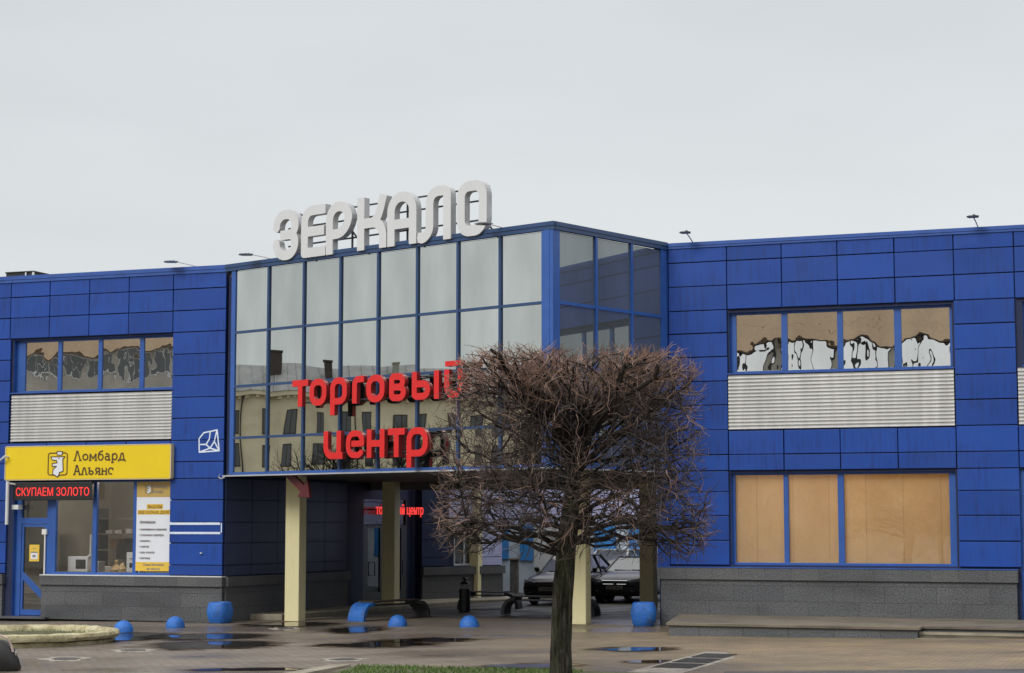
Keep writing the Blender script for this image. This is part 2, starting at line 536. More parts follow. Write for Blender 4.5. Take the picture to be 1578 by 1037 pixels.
# ------------------------------------------------------------------ mesh helpers
class MB:
    """collects faces in a local frame; build() links them as ONE mesh object"""
    def __init__(s, F=None):
        s.F = F or ID
        s.v, s.f, s.mi, s.uv = [], [], [], []
    def face(s, pts, m=0, uv=None):
        i = len(s.v)
        s.v.extend([tuple(p) for p in pts])
        s.f.append(tuple(range(i, i + len(pts))))
        s.mi.append(m)
        s.uv.append(uv)
    def faces(s, verts, faces, m=0):
        i = len(s.v)
        s.v.extend([tuple(p) for p in verts])
        for f in faces:
            s.f.append(tuple(i + k for k in f))
            s.mi.append(m)
            s.uv.append(None)
    def box(s, x0, x1, y0, y1, z0, z1, m=0):
        v = [(x, y, z) for z in (z0, z1) for y in (y0, y1) for x in (x0, x1)]
        s.faces(v, [(0, 2, 3, 1), (4, 5, 7, 6), (0, 1, 5, 4), (2, 6, 7, 3), (0, 4, 6, 2), (1, 3, 7, 5)], m)
    def prism(s, pts, z0, z1, m=0, axis='z', m_side=None):
        """extrude polygon pts: axis z -> pts are (x,y); axis y -> pts are (x,z)"""
        n = len(pts)
        if axis == 'z':
            A = [(p[0], p[1], z0) for p in pts]; B = [(p[0], p[1], z1) for p in pts]
        elif axis == 'y':
            A = [(p[0], z0, p[1]) for p in pts]; B = [(p[0], z1, p[1]) for p in pts]
        else:
            A = [(z0, p[0], p[1]) for p in pts]; B = [(z1, p[0], p[1]) for p in pts]
        tri = tessellate_polygon([[Vector((p[0], p[1], 0)) for p in pts]])
        s.faces(A, [tuple(t) for t in tri], m)
        s.faces(B, [tuple(reversed(t)) for t in tri], m)
        ms = m if m_side is None else m_side
        s.faces(A + B, [(i, (i + 1) % n, n + (i + 1) % n, n + i) for i in range(n)], ms)
    def tube(s, pts, radii, n=8, m=0, cap=True):
        pts = [Vector(p) for p in pts]
        if not hasattr(radii, '__len__'):
            radii = [radii] * len(pts)
        V, Fc = [], []
        up = Vector((0.31, 0.17, 0.93))
        for i, p in enumerate(pts):
            t = (pts[min(i + 1, len(pts) - 1)] - pts[max(i - 1, 0)])
            if t.length < 1e-9:
                t = Vector((0, 0, 1))
            t.normalize()
            a = t.cross(up)
            if a.length < 0.05:
                a = t.cross(Vector((1, 0, 0)))
            a.normalize()
            b = t.cross(a)
            for k in range(n):
                an = 2 * math.pi * k / n
                V.append(p + (a * math.cos(an) + b * math.sin(an)) * radii[i])
        for i in range(len(pts) - 1):
            for k in range(n):
                Fc.append((i * n + k, i * n + (k + 1) % n, (i + 1) * n + (k + 1) % n, (i + 1) * n + k))
        if cap:
            Fc.append(tuple(range(n - 1, -1, -1)))
            Fc.append(tuple((len(pts) - 1) * n + k for k in range(n)))
        s.faces(V, Fc, m)
    def lathe(s, prof, n=24, c=(0, 0, 0), m=0):
        V, Fc = [], []
        for r, z in prof:
            for k in range(n):
                a = 2 * math.pi * k / n
                V.append((c[0] + r * math.cos(a), c[1] + r * math.sin(a), c[2] + z))
        for i in range(len(prof) - 1):
            for k in range(n):
                Fc.append((i * n + k, i * n + (k + 1) % n, (i + 1) * n + (k + 1) % n, (i + 1) * n + k))
        if prof[0][0] > 1e-4:
            Fc.append(tuple(range(n - 1, -1, -1)))
        if prof[-1][0] > 1e-4:
            Fc.append(tuple((len(prof) - 1) * n + k for k in range(n)))
        s.faces(V, Fc, m)
    def build(s, name, mats, parent=None, smooth=False, bevel=0.0, local=False, recalc=True):
        if not isinstance(mats, (list, tuple)):
            mats = [mats]
        me = bpy.data.meshes.new(name)
        me.from_pydata(s.v, [], s.f)
        me.update()
        uvl = me.uv_layers.new(name='UVMap')
        nl = len(me.loops)
        co = np.empty(len(s.v) * 3, dtype=np.float64)
        me.vertices.foreach_get('co', co.astype(np.float32)) if False else None
        co = np.array(s.v, dtype=np.float64).reshape(-1, 3)
        li = np.empty(nl, dtype=np.int32)
        me.loops.foreach_get('vertex_index', li)
        pn = np.empty(len(me.polygons) * 3, dtype=np.float32)
        me.polygons.foreach_get('normal', pn)
        pn = np.abs(pn.reshape(-1, 3))
        tot = np.empty(len(me.polygons), dtype=np.int32)
        me.polygons.foreach_get('loop_total', tot)
        ax = np.repeat(np.argmax(pn, axis=1), tot)
        lc = co[li]
        uv = np.where((ax == 0)[:, None], lc[:, [1, 2]], np.where((ax == 1)[:, None], lc[:, [0, 2]], lc[:, [0, 1]]))
        uvl.data.foreach_set('uv', uv.astype(np.float32).ravel())
        me.polygons.foreach_set('material_index', np.array(s.mi, dtype=np.int32))
        for mt in mats:
            me.materials.append(M[mt])
        base = Vector((0, 0, 0))
        if parent is not None and not local:
            base = world_loc(parent)
        me.transform(Matrix.Translation(-base) @ s.F)
        if recalc:
            bm = bmesh.new()
            bm.from_mesh(me)
            bmesh.ops.remove_doubles(bm, verts=bm.verts, dist=1e-5)
            bmesh.ops.recalc_face_normals(bm, faces=bm.faces)
            bm.to_mesh(me)
            bm.free()
        if smooth:
            me.shade_smooth()
            me.set_sharp_from_angle(angle=R_(38))
        ob = bpy.data.objects.new(name, me)
        COL.objects.link(ob)
        if parent is not None:
            ob.parent = parent
        if bevel:
            md = ob.modifiers.new('bevel', 'BEVEL')
            md.width = bevel
            md.segments = 2
            md.limit_method = 'ANGLE'
        return ob

def world_loc(o):
    p = Vector(o.location)
    while o.parent:
        o = o.parent
        p = p + Vector(o.location)
    return p

def tag(o, label=None, cat=None, group=None, kind=None):
    if label: o['label'] = label
    if cat: o['category'] = cat
    if group: o['group'] = group
    if kind: o['kind'] = kind
    return o

def empty(name, loc, label, cat, group=None, rz=0.0):
    o = bpy.data.objects.new(name, None)
    o.empty_display_size = 0.3
    COL.objects.link(o)
    o.location = loc
    o.rotation_euler = (0, 0, rz)
    return tag(o, label, cat, group)

def copy_tree(o, parent=None):
    c = o.copy()
    COL.objects.link(c)
    c.parent = parent
    for ch in o.children:
        copy_tree(ch, c)
    return c

def wall_with_holes(mb, x0, x1, z0, z1, holes, y0, y1, m=0, mr=0):
    """a wall slab with rectangular openings and their reveals"""
    xs = sorted({x0, x1, *[h[0] for h in holes], *[h[1] for h in holes]})
    zs = sorted({z0, z1, *[h[2] for h in holes], *[h[3] for h in holes]})
    xs = [x for x in xs if x0 <= x <= x1]
    zs = [z for z in zs if z0 <= z <= z1]
    def hole(a, c):
        return any(h[0] <= a <= h[1] and h[2] <= c <= h[3] for h in holes)
    for i in range(len(xs) - 1):
        for j in range(len(zs) - 1):
            if hole((xs[i] + xs[i + 1]) / 2, (zs[j] + zs[j + 1]) / 2):
                continue
            a, b, c, d = xs[i], xs[i + 1], zs[j], zs[j + 1]
            mb.face([(a, y0, c), (b, y0, c), (b, y0, d), (a, y0, d)], m)
            mb.face([(a, y1, c), (a, y1, d), (b, y1, d), (b, y1, c)], m)
    for a, b, c, d in holes:
        mb.face([(a, y0, c), (a, y1, c), (a, y1, d), (a, y0, d)], mr)
        mb.face([(b, y0, c), (b, y0, d), (b, y1, d), (b, y1, c)], mr)
        mb.face([(a, y0, d), (a, y1, d), (b, y1, d), (b, y0, d)], mr)
        mb.face([(a, y0, c), (b, y0, c), (b, y1, c), (a, y1, c)], mr)
    for a, b, c, d in [(x0, x0, z0, z1), (x1, x1, z0, z1)]:
        mb.face([(a, y0, c), (a, y1, c), (a, y1, d), (a, y0, d)], m)
    mb.face([(x0, y0, z1), (x1, y0, z1), (x1, y1, z1), (x0, y1, z1)], m)

# ------------------------------------------------------------------ lettering: outline of the union of pen strokes
def seg(x0, y0, x1, y1, wd): return ('s', x0, y0, x1, y1, wd)
def path(pts, wd, closed=False):
    out = []
    n = len(pts)
    rng = range(n) if closed else range(n - 1)
    for i in rng:
        a, b = pts[i], pts[(i + 1) % n]
        out.append(seg(a[0], a[1], b[0], b[1], wd))
    for i in (range(n) if closed else range(1, n - 1)):
        out.append(('d', pts[i][0], pts[i][1], wd / 2))
    return out
def arc(cx, cy, r, a0, a1, k=7):
    return [(cx + r * math.cos(R_(a0 + (a1 - a0) * i / k)), cy + r * math.sin(R_(a0 + (a1 - a0) * i / k))) for i in range(k + 1)]
def rrect(x0, y0, x1, y1, tl, tr, br, bl):
    p = []
    p += arc(x1 - tr, y1 - tr, tr, 0, 90) if tr > 0 else [(x1, y1)]
    p += arc(x0 + tl, y1 - tl, tl, 90, 180) if tl > 0 else [(x0, y1)]
    p += arc(x0 + bl, y0 + bl, bl, 180, 270) if bl > 0 else [(x0, y0)]
    p += arc(x1 - br, y0 + br, br, 270, 360) if br > 0 else [(x1, y0)]
    return p

def outlines(prims, res):
    """marching squares round the union of the strokes -> list of (outer, [holes])"""
    xs, ys = [], []
    for p in prims:
        if p[0] == 's':
            h = p[5] / 2
            xs += [p[1] - h, p[1] + h, p[3] - h, p[3] + h]; ys += [p[2] - h, p[2] + h, p[4] - h, p[4] + h]
        elif p[0] == 'd':
            xs += [p[1] - p[3], p[1] + p[3]]; ys += [p[2] - p[3], p[2] + p[3]]
    x0, y0 = min(xs) - 3.37 * res, min(ys) - 3.41 * res
    nx, ny = int((max(xs) - x0) / res) + 5, int((max(ys) - y0) / res) + 5
    X, Y = np.meshgrid(x0 + np.arange(nx) * res, y0 + np.arange(ny) * res, indexing='ij')
    D = np.full(X.shape, 1e3)
    for p in prims:
        if p[0] == 's':
            dx, dy = p[3] - p[1], p[4] - p[2]
            L = math.hypot(dx, dy)
            if L < 1e-9:
                continue
            cx, cy = (p[1] + p[3]) / 2, (p[2] + p[4]) / 2
            a = np.abs((X - cx) * dx / L + (Y - cy) * dy / L) - L / 2
            b = np.abs(-(X - cx) * dy / L + (Y - cy) * dx / L) - p[5] / 2
            d = np.hypot(np.maximum(a, 0), np.maximum(b, 0)) + np.minimum(np.maximum(a, b), 0)
        else:
            d = np.hypot(X - p[1], Y - p[2]) - p[3]
        D = np.minimum(D, d)
    D = np.where(np.abs(D) < 1e-7, 1e-7, D)
    ins = D < 0
    code = ins[:-1, :-1] * 1 + ins[1:, :-1] * 2 + ins[1:, 1:] * 4 + ins[:-1, 1:] * 8
    nxt = {}
    T = {1: [('l', 'b')], 2: [('b', 'r')], 3: [('l', 'r')], 4: [('r', 't')], 5: [('l', 'b'), ('r', 't')], 6: [('b', 't')], 7: [('l', 't')],
         8: [('t', 'l')], 9: [('t', 'b')], 10: [('b', 'r'), ('t', 'l')], 11: [('t', 'r')], 12: [('r', 'l')], 13: [('r', 'b')], 14: [('b', 'l')]}
    def key(i, j, e_):
        return {'b': ('h', i, j), 't': ('h', i, j + 1), 'l': ('v', i, j), 'r': ('v', i + 1, j)}[e_]
    for i, j in zip(*np.nonzero((code > 0) & (code < 15))):
        for a, b in T[int(code[i, j])]:
            nxt[key(i, j, a)] = key(i, j, b)
    def pt(k):
        t, i, j = k
        if t == 'h':
            a, b = D[i, j], D[i + 1, j]
            return (X[i, j] + res * a / (a - b), Y[i, j])
        a, b = D[i, j], D[i, j + 1]
        return (X[i, j], Y[i, j] + res * a / (a - b))
    loops = []
    while nxt:
        k0 = next(iter(nxt))
        k, lp = k0, []
        while k in nxt:
            lp.append(pt(k))
            k = nxt.pop(k)
        loops.append(simplify(lp, res * 0.2))
    loops = [l for l in loops if len(l) > 2]
    def area(l):
        return sum(l[i][0] * l[(i + 1) % len(l)][1] - l[(i + 1) % len(l)][0] * l[i][1] for i in range(len(l))) / 2
    big = max(loops, key=lambda l: abs(area(l)))
    sgn = 1 if area(big) > 0 else -1
    outer = [l for l in loops if area(l) * sgn > 0]
    holes = [l for l in loops if area(l) * sgn < 0]
    def inside(p, l):
        c = False
        for i in range(len(l)):
            a, b = l[i], l[i - 1]
            if (a[1] > p[1]) != (b[1] > p[1]) and p[0] < (b[0] - a[0]) * (p[1] - a[1]) / (b[1] - a[1]) + a[0]:
                c = not c
        return c
    return [(o, [h for h in holes if inside(h[0], o)]) for o in outer]

def simplify(l, tol):
    def dp(a):
        if len(a) < 3:
            return a
        p, q = np.array(a[0]), np.array(a[-1])
        A = np.array(a[1:-1])
        d = q - p
        L = np.hypot(*d)
        dist = np.abs((A[:, 0] - p[0]) * d[1] - (A[:, 1] - p[1]) * d[0]) / L if L > 1e-9 else np.hypot(A[:, 0] - p[0], A[:, 1] - p[1])
        i = int(np.argmax(dist))
        if dist[i] < tol:
            return [a[0], a[-1]]
        return dp(a[:i + 2])[:-1] + dp(a[i + 1:])
    h = len(l) // 2
    return dp(l[:h + 1])[:-1] + dp(l[h:] + [l[0]])[:-1]

def put_outline(mb, prims, x, z, y0, y1, res, m=0, ms=1, mk=None):
    for outer, holes in outlines(prims, res):
        loops = [outer] + holes
        allp = [p for l in loops for p in l]
        tri = tessellate_polygon([[Vector((p[0], p[1], 0)) for p in l] for l in loops])
        A = [(x + p[0], y0, z + p[1]) for p in allp]
        B = [(x + p[0], y1, z + p[1]) for p in allp]
        mb.faces(A, [tuple(t) for t in tri], m)
        mb.faces(B, [tuple(reversed(t)) for t in tri], ms if mk is None else mk)
        o = 0
        for l in loops:
            n = len(l)
            mb.faces(A[o:o + n] + B[o:o + n], [(i, (i + 1) % n, n + (i + 1) % n, n + i) for i in range(n)], ms)
            o += n

def glyph(ch, wd, h, s, desc=0.25):
    """rounded condensed lettering, pen width s"""
    k = s / 2
    L, Rr, B, T = k, wd - k, k, h - k
    r = min(wd, h) * (0.27 if ch == 'О' else 0.32)
    if ch == 'т':
        return [seg(0, T, wd, T, s), seg(wd / 2, 0, wd / 2, T, s)]
    if ch in 'оО':
        return path(rrect(L, B, Rr, T, r, r, r, r), s, True)
    if ch == 'р':
        return path(rrect(L, B, Rr, T, r, r, r, k), s, True) + [seg(L, -desc, L, h * 0.6, s)]
    if ch == 'г':
        return path([(L, 0)] + [(L, T - r)] + arc(L + r, T - r, r, 180, 90) + [(wd, T)], s)
    if ch == 'в':
        return path(rrect(L, h * 0.5, Rr - wd * 0.05, T, k, r * .8, r * .8, 0), s, True) + path(rrect(L, B, Rr, h * 0.5, 0, r * .8, r * .8, k), s, True)
    if ch == 'ь':
        return [seg(L, B, L, h, s)] + path(rrect(L, B, Rr, h * 0.56, 0, r * .8, r * .8, k), s, True)
    if ch == 'ы':
        a = wd * 0.68
        return [seg(L, B, L, h, s)] + path(rrect(L, B, a - k, h * 0.56, 0, r * .75, r * .75, k), s, True) + [seg(Rr, 0, Rr, h, s)]
    if ch == 'й':
        return path([(L, h), (L, B + r)] + arc(L + r, B + r, r, 180, 270) + arc(Rr - r, B + r, r, 270, 360) + [(Rr, h)], s) + [seg(wd * .05, h + s * .85, wd * .95, h + s * .85, s * .75)]
    if ch == 'ц':
        return path([(L, h), (L, B + r)] + arc(L + r, B + r, r, 180, 270) + [(wd, B)], s) + [seg(Rr - k * .7, B, Rr - k * .7, h, s)]
    if ch == 'е':
        return path(arc(Rr - r * .8, B + r * .8, r * .8, -32, -90) + arc(L + r, B + r, r, 270, 180) + arc(L + r, T - r, r, 180, 90) + arc(Rr - r, T - r, r, 90, 0) + [(Rr, h * .52), (wd * .3, h * .52)], s * .92)
    if ch == 'н':
        return [seg(L, 0, L, h, s), seg(Rr, 0, Rr, h, s), seg(L, h * .5, Rr, h * .5, s)]
    if ch == 'З':
        r2 = wd * .33
        m_ = h * .5
        return path([(L, h * .68)] + arc(L + r2, T - r2, r2, 180, 90) + arc(Rr - r2, T - r2, r2, 90, 0) + arc(Rr - r2 * .7, m_ + r2 * .7, r2 * .7, 0, -90) + [(wd * .28, m_)], s) + \
               path([(wd * .28, m_)] + arc(Rr - r2 * .7, m_ - r2 * .7, r2 * .7, 90, 0) + arc(Rr - r2, B + r2, r2, 0, -90) + arc(L + r2, B + r2, r2, 270, 180) + [(L, h * .32)], s)
    if ch == 'Е':
        r2 = wd * .32
        return path([(wd, T)] + arc(L + r2, T - r2, r2, 90, 180) + [(L, B), (wd, B)], s) + [seg(L, h * .5, wd * .95, h * .5, s), ('d', L, B, k)]
    if ch == 'Р':
        r2 = wd * .36
        return [seg(L, 0, L, h * .6, s)] + path(rrect(L, h * .38, Rr, T, r2, r2, r2 * 1.3, 0), s, True)
    if ch == 'К':
        r2 = wd * .34
        return [seg(L, 0, L, h, s), seg(L, h * .5, wd * .55, h * .5, s)] + path([(Rr, 0)] + arc(Rr - r2, h * .5 - r2, r2, 0, 90) + [(L, h * .5)], s) + \
               path([(wd * .50, h * .5), (wd * .62, h * .53), (wd * .72, h * .62), (wd * .80, h * .76), (Rr + .02, h)], s)
    if ch == 'А':
        r2 = wd * .36
        return path([(L, 0)] + arc(L + r2, T - r2, r2, 180, 90) + arc(Rr - r2, T - r2, r2, 90, 0) + [(Rr, 0)], s) + [seg(L, h * .40, Rr, h * .40, s * .95)]
    if ch == 'Л':
        r2 = wd * .26
        a = wd * .36
        return path([(0, B), (wd * .1, B)] + arc(wd * .08, B + r2, r2 + .03, -80, -10) + [(a, h * .36)] + [(a, T - r2)] + arc(a + r2, T - r2, r2, 180, 90) + arc(Rr - r2 * .5, T - r2 * .5, r2 * .5, 90, 0) + [(Rr, 0)], s)
    return []

def text_mesh(txt, size, F, x, z, y, name, mat, parent, bold=0.0, width=None, align='LEFT', depth=0.006, shear=0.0):
    """small print: built-in font outlined as a thin mesh"""
    cu = bpy.data.curves.new('txt', 'FONT')
    cu.body = txt
    cu.size = size
    cu.offset = bold
    cu.extrude = depth / 2
    cu.resolution_u = 2
    cu.shear = shear
    ob = bpy.data.objects.new('txt', cu)
    COL.objects.link(ob)
    dg = bpy.context.evaluated_depsgraph_get()
    me = bpy.data.meshes.new_from_object(ob.evaluated_get(dg))
    bpy.data.objects.remove(ob)
    xs = [v.co.x for v in me.vertices]
    if not xs:
        return None
    sc = 1.0
    if width:
        sc = width / (max(xs) - min(xs))
    off = -min(xs) * sc
    if align == 'CENTER':
        off = -(max(xs) + min(xs)) / 2 * sc
    T = F @ Matrix.Translation((x + off, y, z)) @ Matrix(((sc, 0, 0, 0), (0, 0, -1, 0), (0, 1, 0, 0), (0, 0, 0, 1)))
    me.transform(Matrix.Translation(-world_loc(parent)) @ T)
    me.materials.clear()
    me.materials.append(M[mat])
    o = bpy.data.objects.new(name, me)
    COL.objects.link(o)
    o.parent = parent
    return o

# ================================================================== SETTING: ground
g = MB()
S = 400
g.face([(-S, -S, gz(-S)), (S, -S, gz(S)), (S, S, gz(S)), (-S, S, gz(-S))])
tag(g.build('ground', 'wet_paving', recalc=False), kind='structure')

def flat(pts, dz):
    return [(x, y, gz(x) + dz) for x, y in pts]

# dark asphalt of the passage and the yard behind it
a = MB()
a.face(flat([(-8.2, 51.6), (12.5, 43.9), (30, 90), (-20, 90)], 0.004))
tag(a.build('passage_road', 'wet_asphalt', recalc=False), kind='structure')
# dark asphalt in the right foreground
a = MB()
a.face(flat([(3.4, 30.6), (12.0, 30.3), (14.0, 24.0), (2.9, 24.0)], 0.004))
tag(a.build('asphalt_patch', 'wet_asphalt', recalc=False), kind='structure')

# ================================================================== SHOPPING CENTRE
mall = empty('shopping_centre', (OL[0], OL[1], 0), 'long two storey blue panelled shopping centre with glazed hall bridging a passage', 'building')

ROOF = 9.10
RP = random.Random(21)
def panels_row(mb, xs, zs, gap=0.011):
    for i in range(len(xs) - 1):
        for j in range(len(zs) - 1):
            g_ = [gap + RP.uniform(-.003, .004) for _ in range(4)]
            x0, x1, z0, z1 = xs[i] + g_[0], xs[i + 1] - g_[1], zs[j] + g_[2], zs[j + 1] - g_[3]
            o_ = [-0.03 + RP.uniform(-.004, .004) for _ in range(4)]
            mb.faces([(x0, o_[0], z0), (x1, o_[1], z0), (x0, .03, z0), (x1, .03, z0), (x0, o_[2], z1), (x1, o_[3], z1), (x0, .03, z1), (x1, .03, z1)],
                     [(0, 2, 3, 1), (4, 5, 7, 6), (0, 1, 5, 4), (2, 6, 7, 3), (0, 4, 6, 2), (1, 3, 7, 5)])

# ---- right wing
ZR = [9.02, 8.62, 8.05, 7.47, 6.93, 6.37, 5.80, 5.24, 4.66, 4.08, 3.71, 3.22, 2.67, 2.10, 1.53]
XR = [0.21, 1.63, 2.93, 4.23, 5.53, 6.85, 8.17, 9.47, 10.77, 12.07, 13.37, 14.67]
up_r = [(1.66, 6.78, 5.97, 7.40), (8.32, 13.3, 5.97, 7.40)]
lo_r = [(1.66, 6.78, 1.54, 3.66)]
door_r = (8.15, 13.3, 0.35, 3.68)
mb = MB(FR)
wall_with_holes(mb, -0.07, 16.0, 0.0, 9.02, up_r + lo_r + [door_r], 0.035, 0.42, 0, 1)
mb.build('wing_wall', ['joint_dark', 'blue_frame'], mall, recalc=False)
mb = MB(FR)
panels_row(mb, XR + [16.0], sorted([9.02, 8.62, 8.05, 7.47]))
panels_row(mb, [0.21, 1.63], sorted(ZR[3:]))
panels_row(mb, [6.82, 8.17], sorted(ZR[3:]))
panels_row(mb, [13.37, 14.67, 16.0], sorted(ZR[3:]))
panels_row(mb, [1.63, 2.93, 4.23, 5.53, 6.82], [3.71, 4.08, 4.64])
panels_row(mb, [8.17, 9.47, 10.77, 12.07, 13.37], [3.71, 4.08, 4.64])
mb.box(-0.10, 0.20, -0.035, 0.03, 1.50, 9.02)
mb.build('wall_cladding', 'blue_panel', mall, bevel=0.006)
mb = MB(FR)
mb.box(-0.12, 16.0, -0.075, 0.5, 9.02, 9.10)
mb.box(-0.12, 16.0, -0.06, -0.03, 8.965, 9.02)
mb.build('parapet_coping', 'blue_trim', mall)

def window(F, x0, x1, z0, z1, panes, name, glass, frame_mat='blue_frame', y=0.16, fw=0.055):
    """frame mesh with one child per pane"""
    mb = MB(F)
    mb.box(x0, x1, y, y + 0.08, z0, z0 + fw)
    mb.box(x0, x1, y, y + 0.08, z1 - fw, z1)
    cuts = [x0] + [c for p in panes for c in p] + [x1]
    for i in range(0, len(cuts), 2):
        mb.box(cuts[i], cuts[i + 1], y - 0.004, y + 0.085, z0 + fw, z1 - fw)
    fr = mb.build(name, frame_mat, mall, bevel=0.004)
    for a, b in panes:
        p = MB(F)
        p.box(a, b, y + 0.03, y + 0.045, z0 + fw, z1 - fw)
        p.build('pane', glass, fr)
    return fr
window(FR, 1.66, 6.78, 5.97, 7.40, [(1.80, 2.87), (3.01, 4.17), (4.30, 5.47), (5.63, 6.71)], 'ribbon_window', 'upper_glass')
window(FR, 8.32, 13.3, 5.97, 7.40, [(8.42, 9.5), (9.63, 10.7), (10.83, 11.9), (12.03, 13.2)], 'ribbon_window', 'upper_glass')
window(FR, 1.66, 6.78, 1.54, 3.66, [(1.73, 2.87), (2.98, 4.12), (4.26, 6.62)], 'shop_window', 'shop_glass')
def sill(F, x0, x1, z, name='window_sill'):
    mb = MB(F)
    mb.box(x0, x1, -0.05, 0.15, z - 0.03, z)
    mb.build(name, 'blue_trim', mall)
sill(FR, 1.62, 6.82, 5.97)
sill(FR, 8.28, 13.34, 5.97)

def louvre(F, x0, x1, z0, z1):
    mb = MB(F)
    n = 15
    st = 8
    rows = []
    for i in range(n * st + 1):
        t = i / (n * st)
        ph = (i % st) / st
        y = -0.012 - 0.030 * (1 if ph < 0.55 else 0) * (1.0 if ph > 0.05 else 0.5) + (0.012 * ph if ph < 0.55 else 0)
        rows.append((y, z0 + (z1 - z0) * t))
    V = [(x, y, z) for y, z in rows for x in (x0, x1)]
    mb.faces(V, [(2 * i, 2 * i + 1, 2 * i + 3, 2 * i + 2) for i in range(len(rows) - 1)])
    mb.build('louvre_panel', 'louvre_metal', mall, recalc=False)
louvre(FR, 1.64, 6.80, 4.66, 5.92)
louvre(FR, 8.19, 13.35, 4.66, 5.92)

# stone plinth of the right wing
mb = MB(FR)
mb.box(0.0, 8.06, -0.10, 0.03, 0.0, 1.20)
pl = mb.build('stone_plinth', 'granite', mall)
mb = MB(FR)
mb.box(-0.08, 8.09, -0.16, 0.10, 1.20, 1.47)
mb.build('plinth_cap', 'granite_cap', pl, bevel=0.008)
mb = MB(FR)
mb.box(-0.09, 8.10, -0.17, 0.12, 1.472, 1.495)
mb.build('flashing', 'blue_trim', pl)

# entrance behind the steps, mostly out of frame
mb = MB(FR)
mb.box(8.15, 8.30, 0.10, 0.2, 0.35, 3.68); mb.box(8.30, 13.3, 0.10, 0.2, 3.50, 3.68); mb.box(10.6, 10.75, 0.10, 0.2, 0.35, 3.5); mb.box(13.15, 13.3, 0.10, 0.2, 0.35, 3.5)
dr = mb.build('entrance_frame', 'blue_frame', mall)
for a_, b_ in ((8.30, 10.6), (10.75, 13.15)):
    mb = MB(FR); mb.box(a_, b_, 0.14, 0.155, 0.4, 3.5); mb.build('pane', 'dark_glass', dr)

# kraft paper hung inside the right shop window
mb = MB(FR)
for a_, b_ in ((1.70, 2.92), (2.94, 4.19)):
    mb.box(a_, b_, 0.25, 0.26, 1.55, 3.66)
mb.box(4.20, 6.74, 0.265, 0.275, 1.55, 3.66)
tag(mb.build('paper_sheet', 'kraft_paper'), 'tan kraft paper covering the inside of the wide ground floor shop window', 'paper')

# ---- left wing
ZL = [9.02, 8.54, 7.98, 7.42, 6.85, 6.29, 5.73, 5.19, 4.62, 4.07, 3.64, 3.09, 2.52, 1.99, 1.43, 1.17]
XL = [-1.54, -2.87, -4.08, -5.31, -6.54]
up_l = [(-6.44, -1.53, 5.97, 7.38), (-14.4, -8.2, 5.97, 7.38)]
lo_l = [(-6.32, -1.53, 0.06, 3.60)]
mb = MB(FL)
wall_with_holes(mb, -20, 0.0, 0.0, 9.02, up_l + lo_l, 0.035, 0.42, 0, 1)
mb.build('wing_wall', ['joint_dark', 'blue_frame'], mall, recalc=False)
mb = MB(FL)
panels_row(mb, [-20, -17, -14.5, -13.2, -11.9, -10.6, -9.3, -8.05] + sorted(XL) + [0.02], sorted([9.02, 8.54, 7.98, 7.42]))
panels_row(mb, [-1.54, 0.02], sorted(ZL[3:]))
panels_row(mb, [-8.05, -6.50], sorted(ZL[3:]))
panels_row(mb, [-20, -17, -14.5], sorted(ZL[3:]))
panels_row(mb, sorted(XL), [3.64, 4.07, 4.62])
panels_row(mb, [-14.5, -13.2, -11.9, -10.6, -9.3, -8.05], [1.17, 1.99, 3.09, 4.07, 4.62])
mb.build('wall_cladding', 'blue_panel', mall, bevel=0.006)
mb = MB(FL)
mb.box(-20, 0.06, -0.075, 0.5, 9.02, 9.12)
mb.box(-20, 0.06, -0.06, -0.03, 8.94, 9.02)
mb.build('parapet_coping', 'blue_trim', mall)
window(FL, -6.44, -1.53, 5.97, 7.38, [(-6.16, -5.14), (-5.02, -3.89), (-3.77, -2.63), (-2.50, -1.56)], 'ribbon_window', 'upper_glass')
window(FL, -14.4, -8.2, 5.97, 7.38, [(-14.2, -12.8), (-12.6, -11.2), (-11.0, -9.7), (-9.5, -8.4)], 'ribbon_window', 'upper_glass')
sill(FL, -6.48, -1.49, 5.97)
louvre(FL, -6.44, -1.53, 4.66, 5.90)
louvre(FL, -14.4, -8.1, 4.66, 5.90)
mb = MB(FL)
mb.box(-5.34, 0.03, -0.06, 0.034, 0.0, 0.89)
pl = mb.build('stone_plinth', 'granite', mall)
mb = MB(FL)
mb.box(-5.37, 0.06, -0.12, 0.10, 0.89, 1.13)
mb.build('plinth_cap', 'granite_cap', pl, bevel=0.008)
mb = MB(FL)
mb.box(-5.36, 0.055, -0.13, 0.12, 1.132, 1.158)
mb.build('flashing', 'white_metal', pl)
mb = MB(FL)
mb.box(-20, -6.56, -0.06, 0.034, 0.0, 0.89)
pl = mb.build('stone_plinth', 'granite', mall)
mb = MB(FL)
mb.box(-20, -6.53, -0.12, 0.10, 0.89, 1.15)
mb.build('plinth_cap', 'granite_cap', pl, bevel=0.008)

# shop front of the left wing
mb = MB(FL)
yf = 0.10
for a_, b_ in ((-5.17, -5.05), (-3.92, -3.80), (-2.69, -2.58), (-1.56, -1.53)):
    mb.box(a_, b_, yf, yf + 0.1, 1.16, 3.60)
mb.box(-5.05, -3.92, yf, yf + 0.1, 1.16, 1.22); mb.box(-3.80, -2.69, yf, yf + 0.1, 1.16, 1.22); mb.box(-2.58, -1.56, yf, yf + 0.1, 1.16, 1.22)
mb.box(-5.05, -1.56, yf + 0.002, yf + 0.1, 3.57, 3.60)
fr = mb.build('shop_window', 'blue_frame', mall)
for a_, b_ in ((-5.05, -3.92), (-3.80, -2.69), (-2.58, -1.56)):
    p = MB(FL); p.box(a_, b_, yf + 0.04, yf + 0.055, 1.22, 3.57); p.build('pane', 'shop_glass', fr)
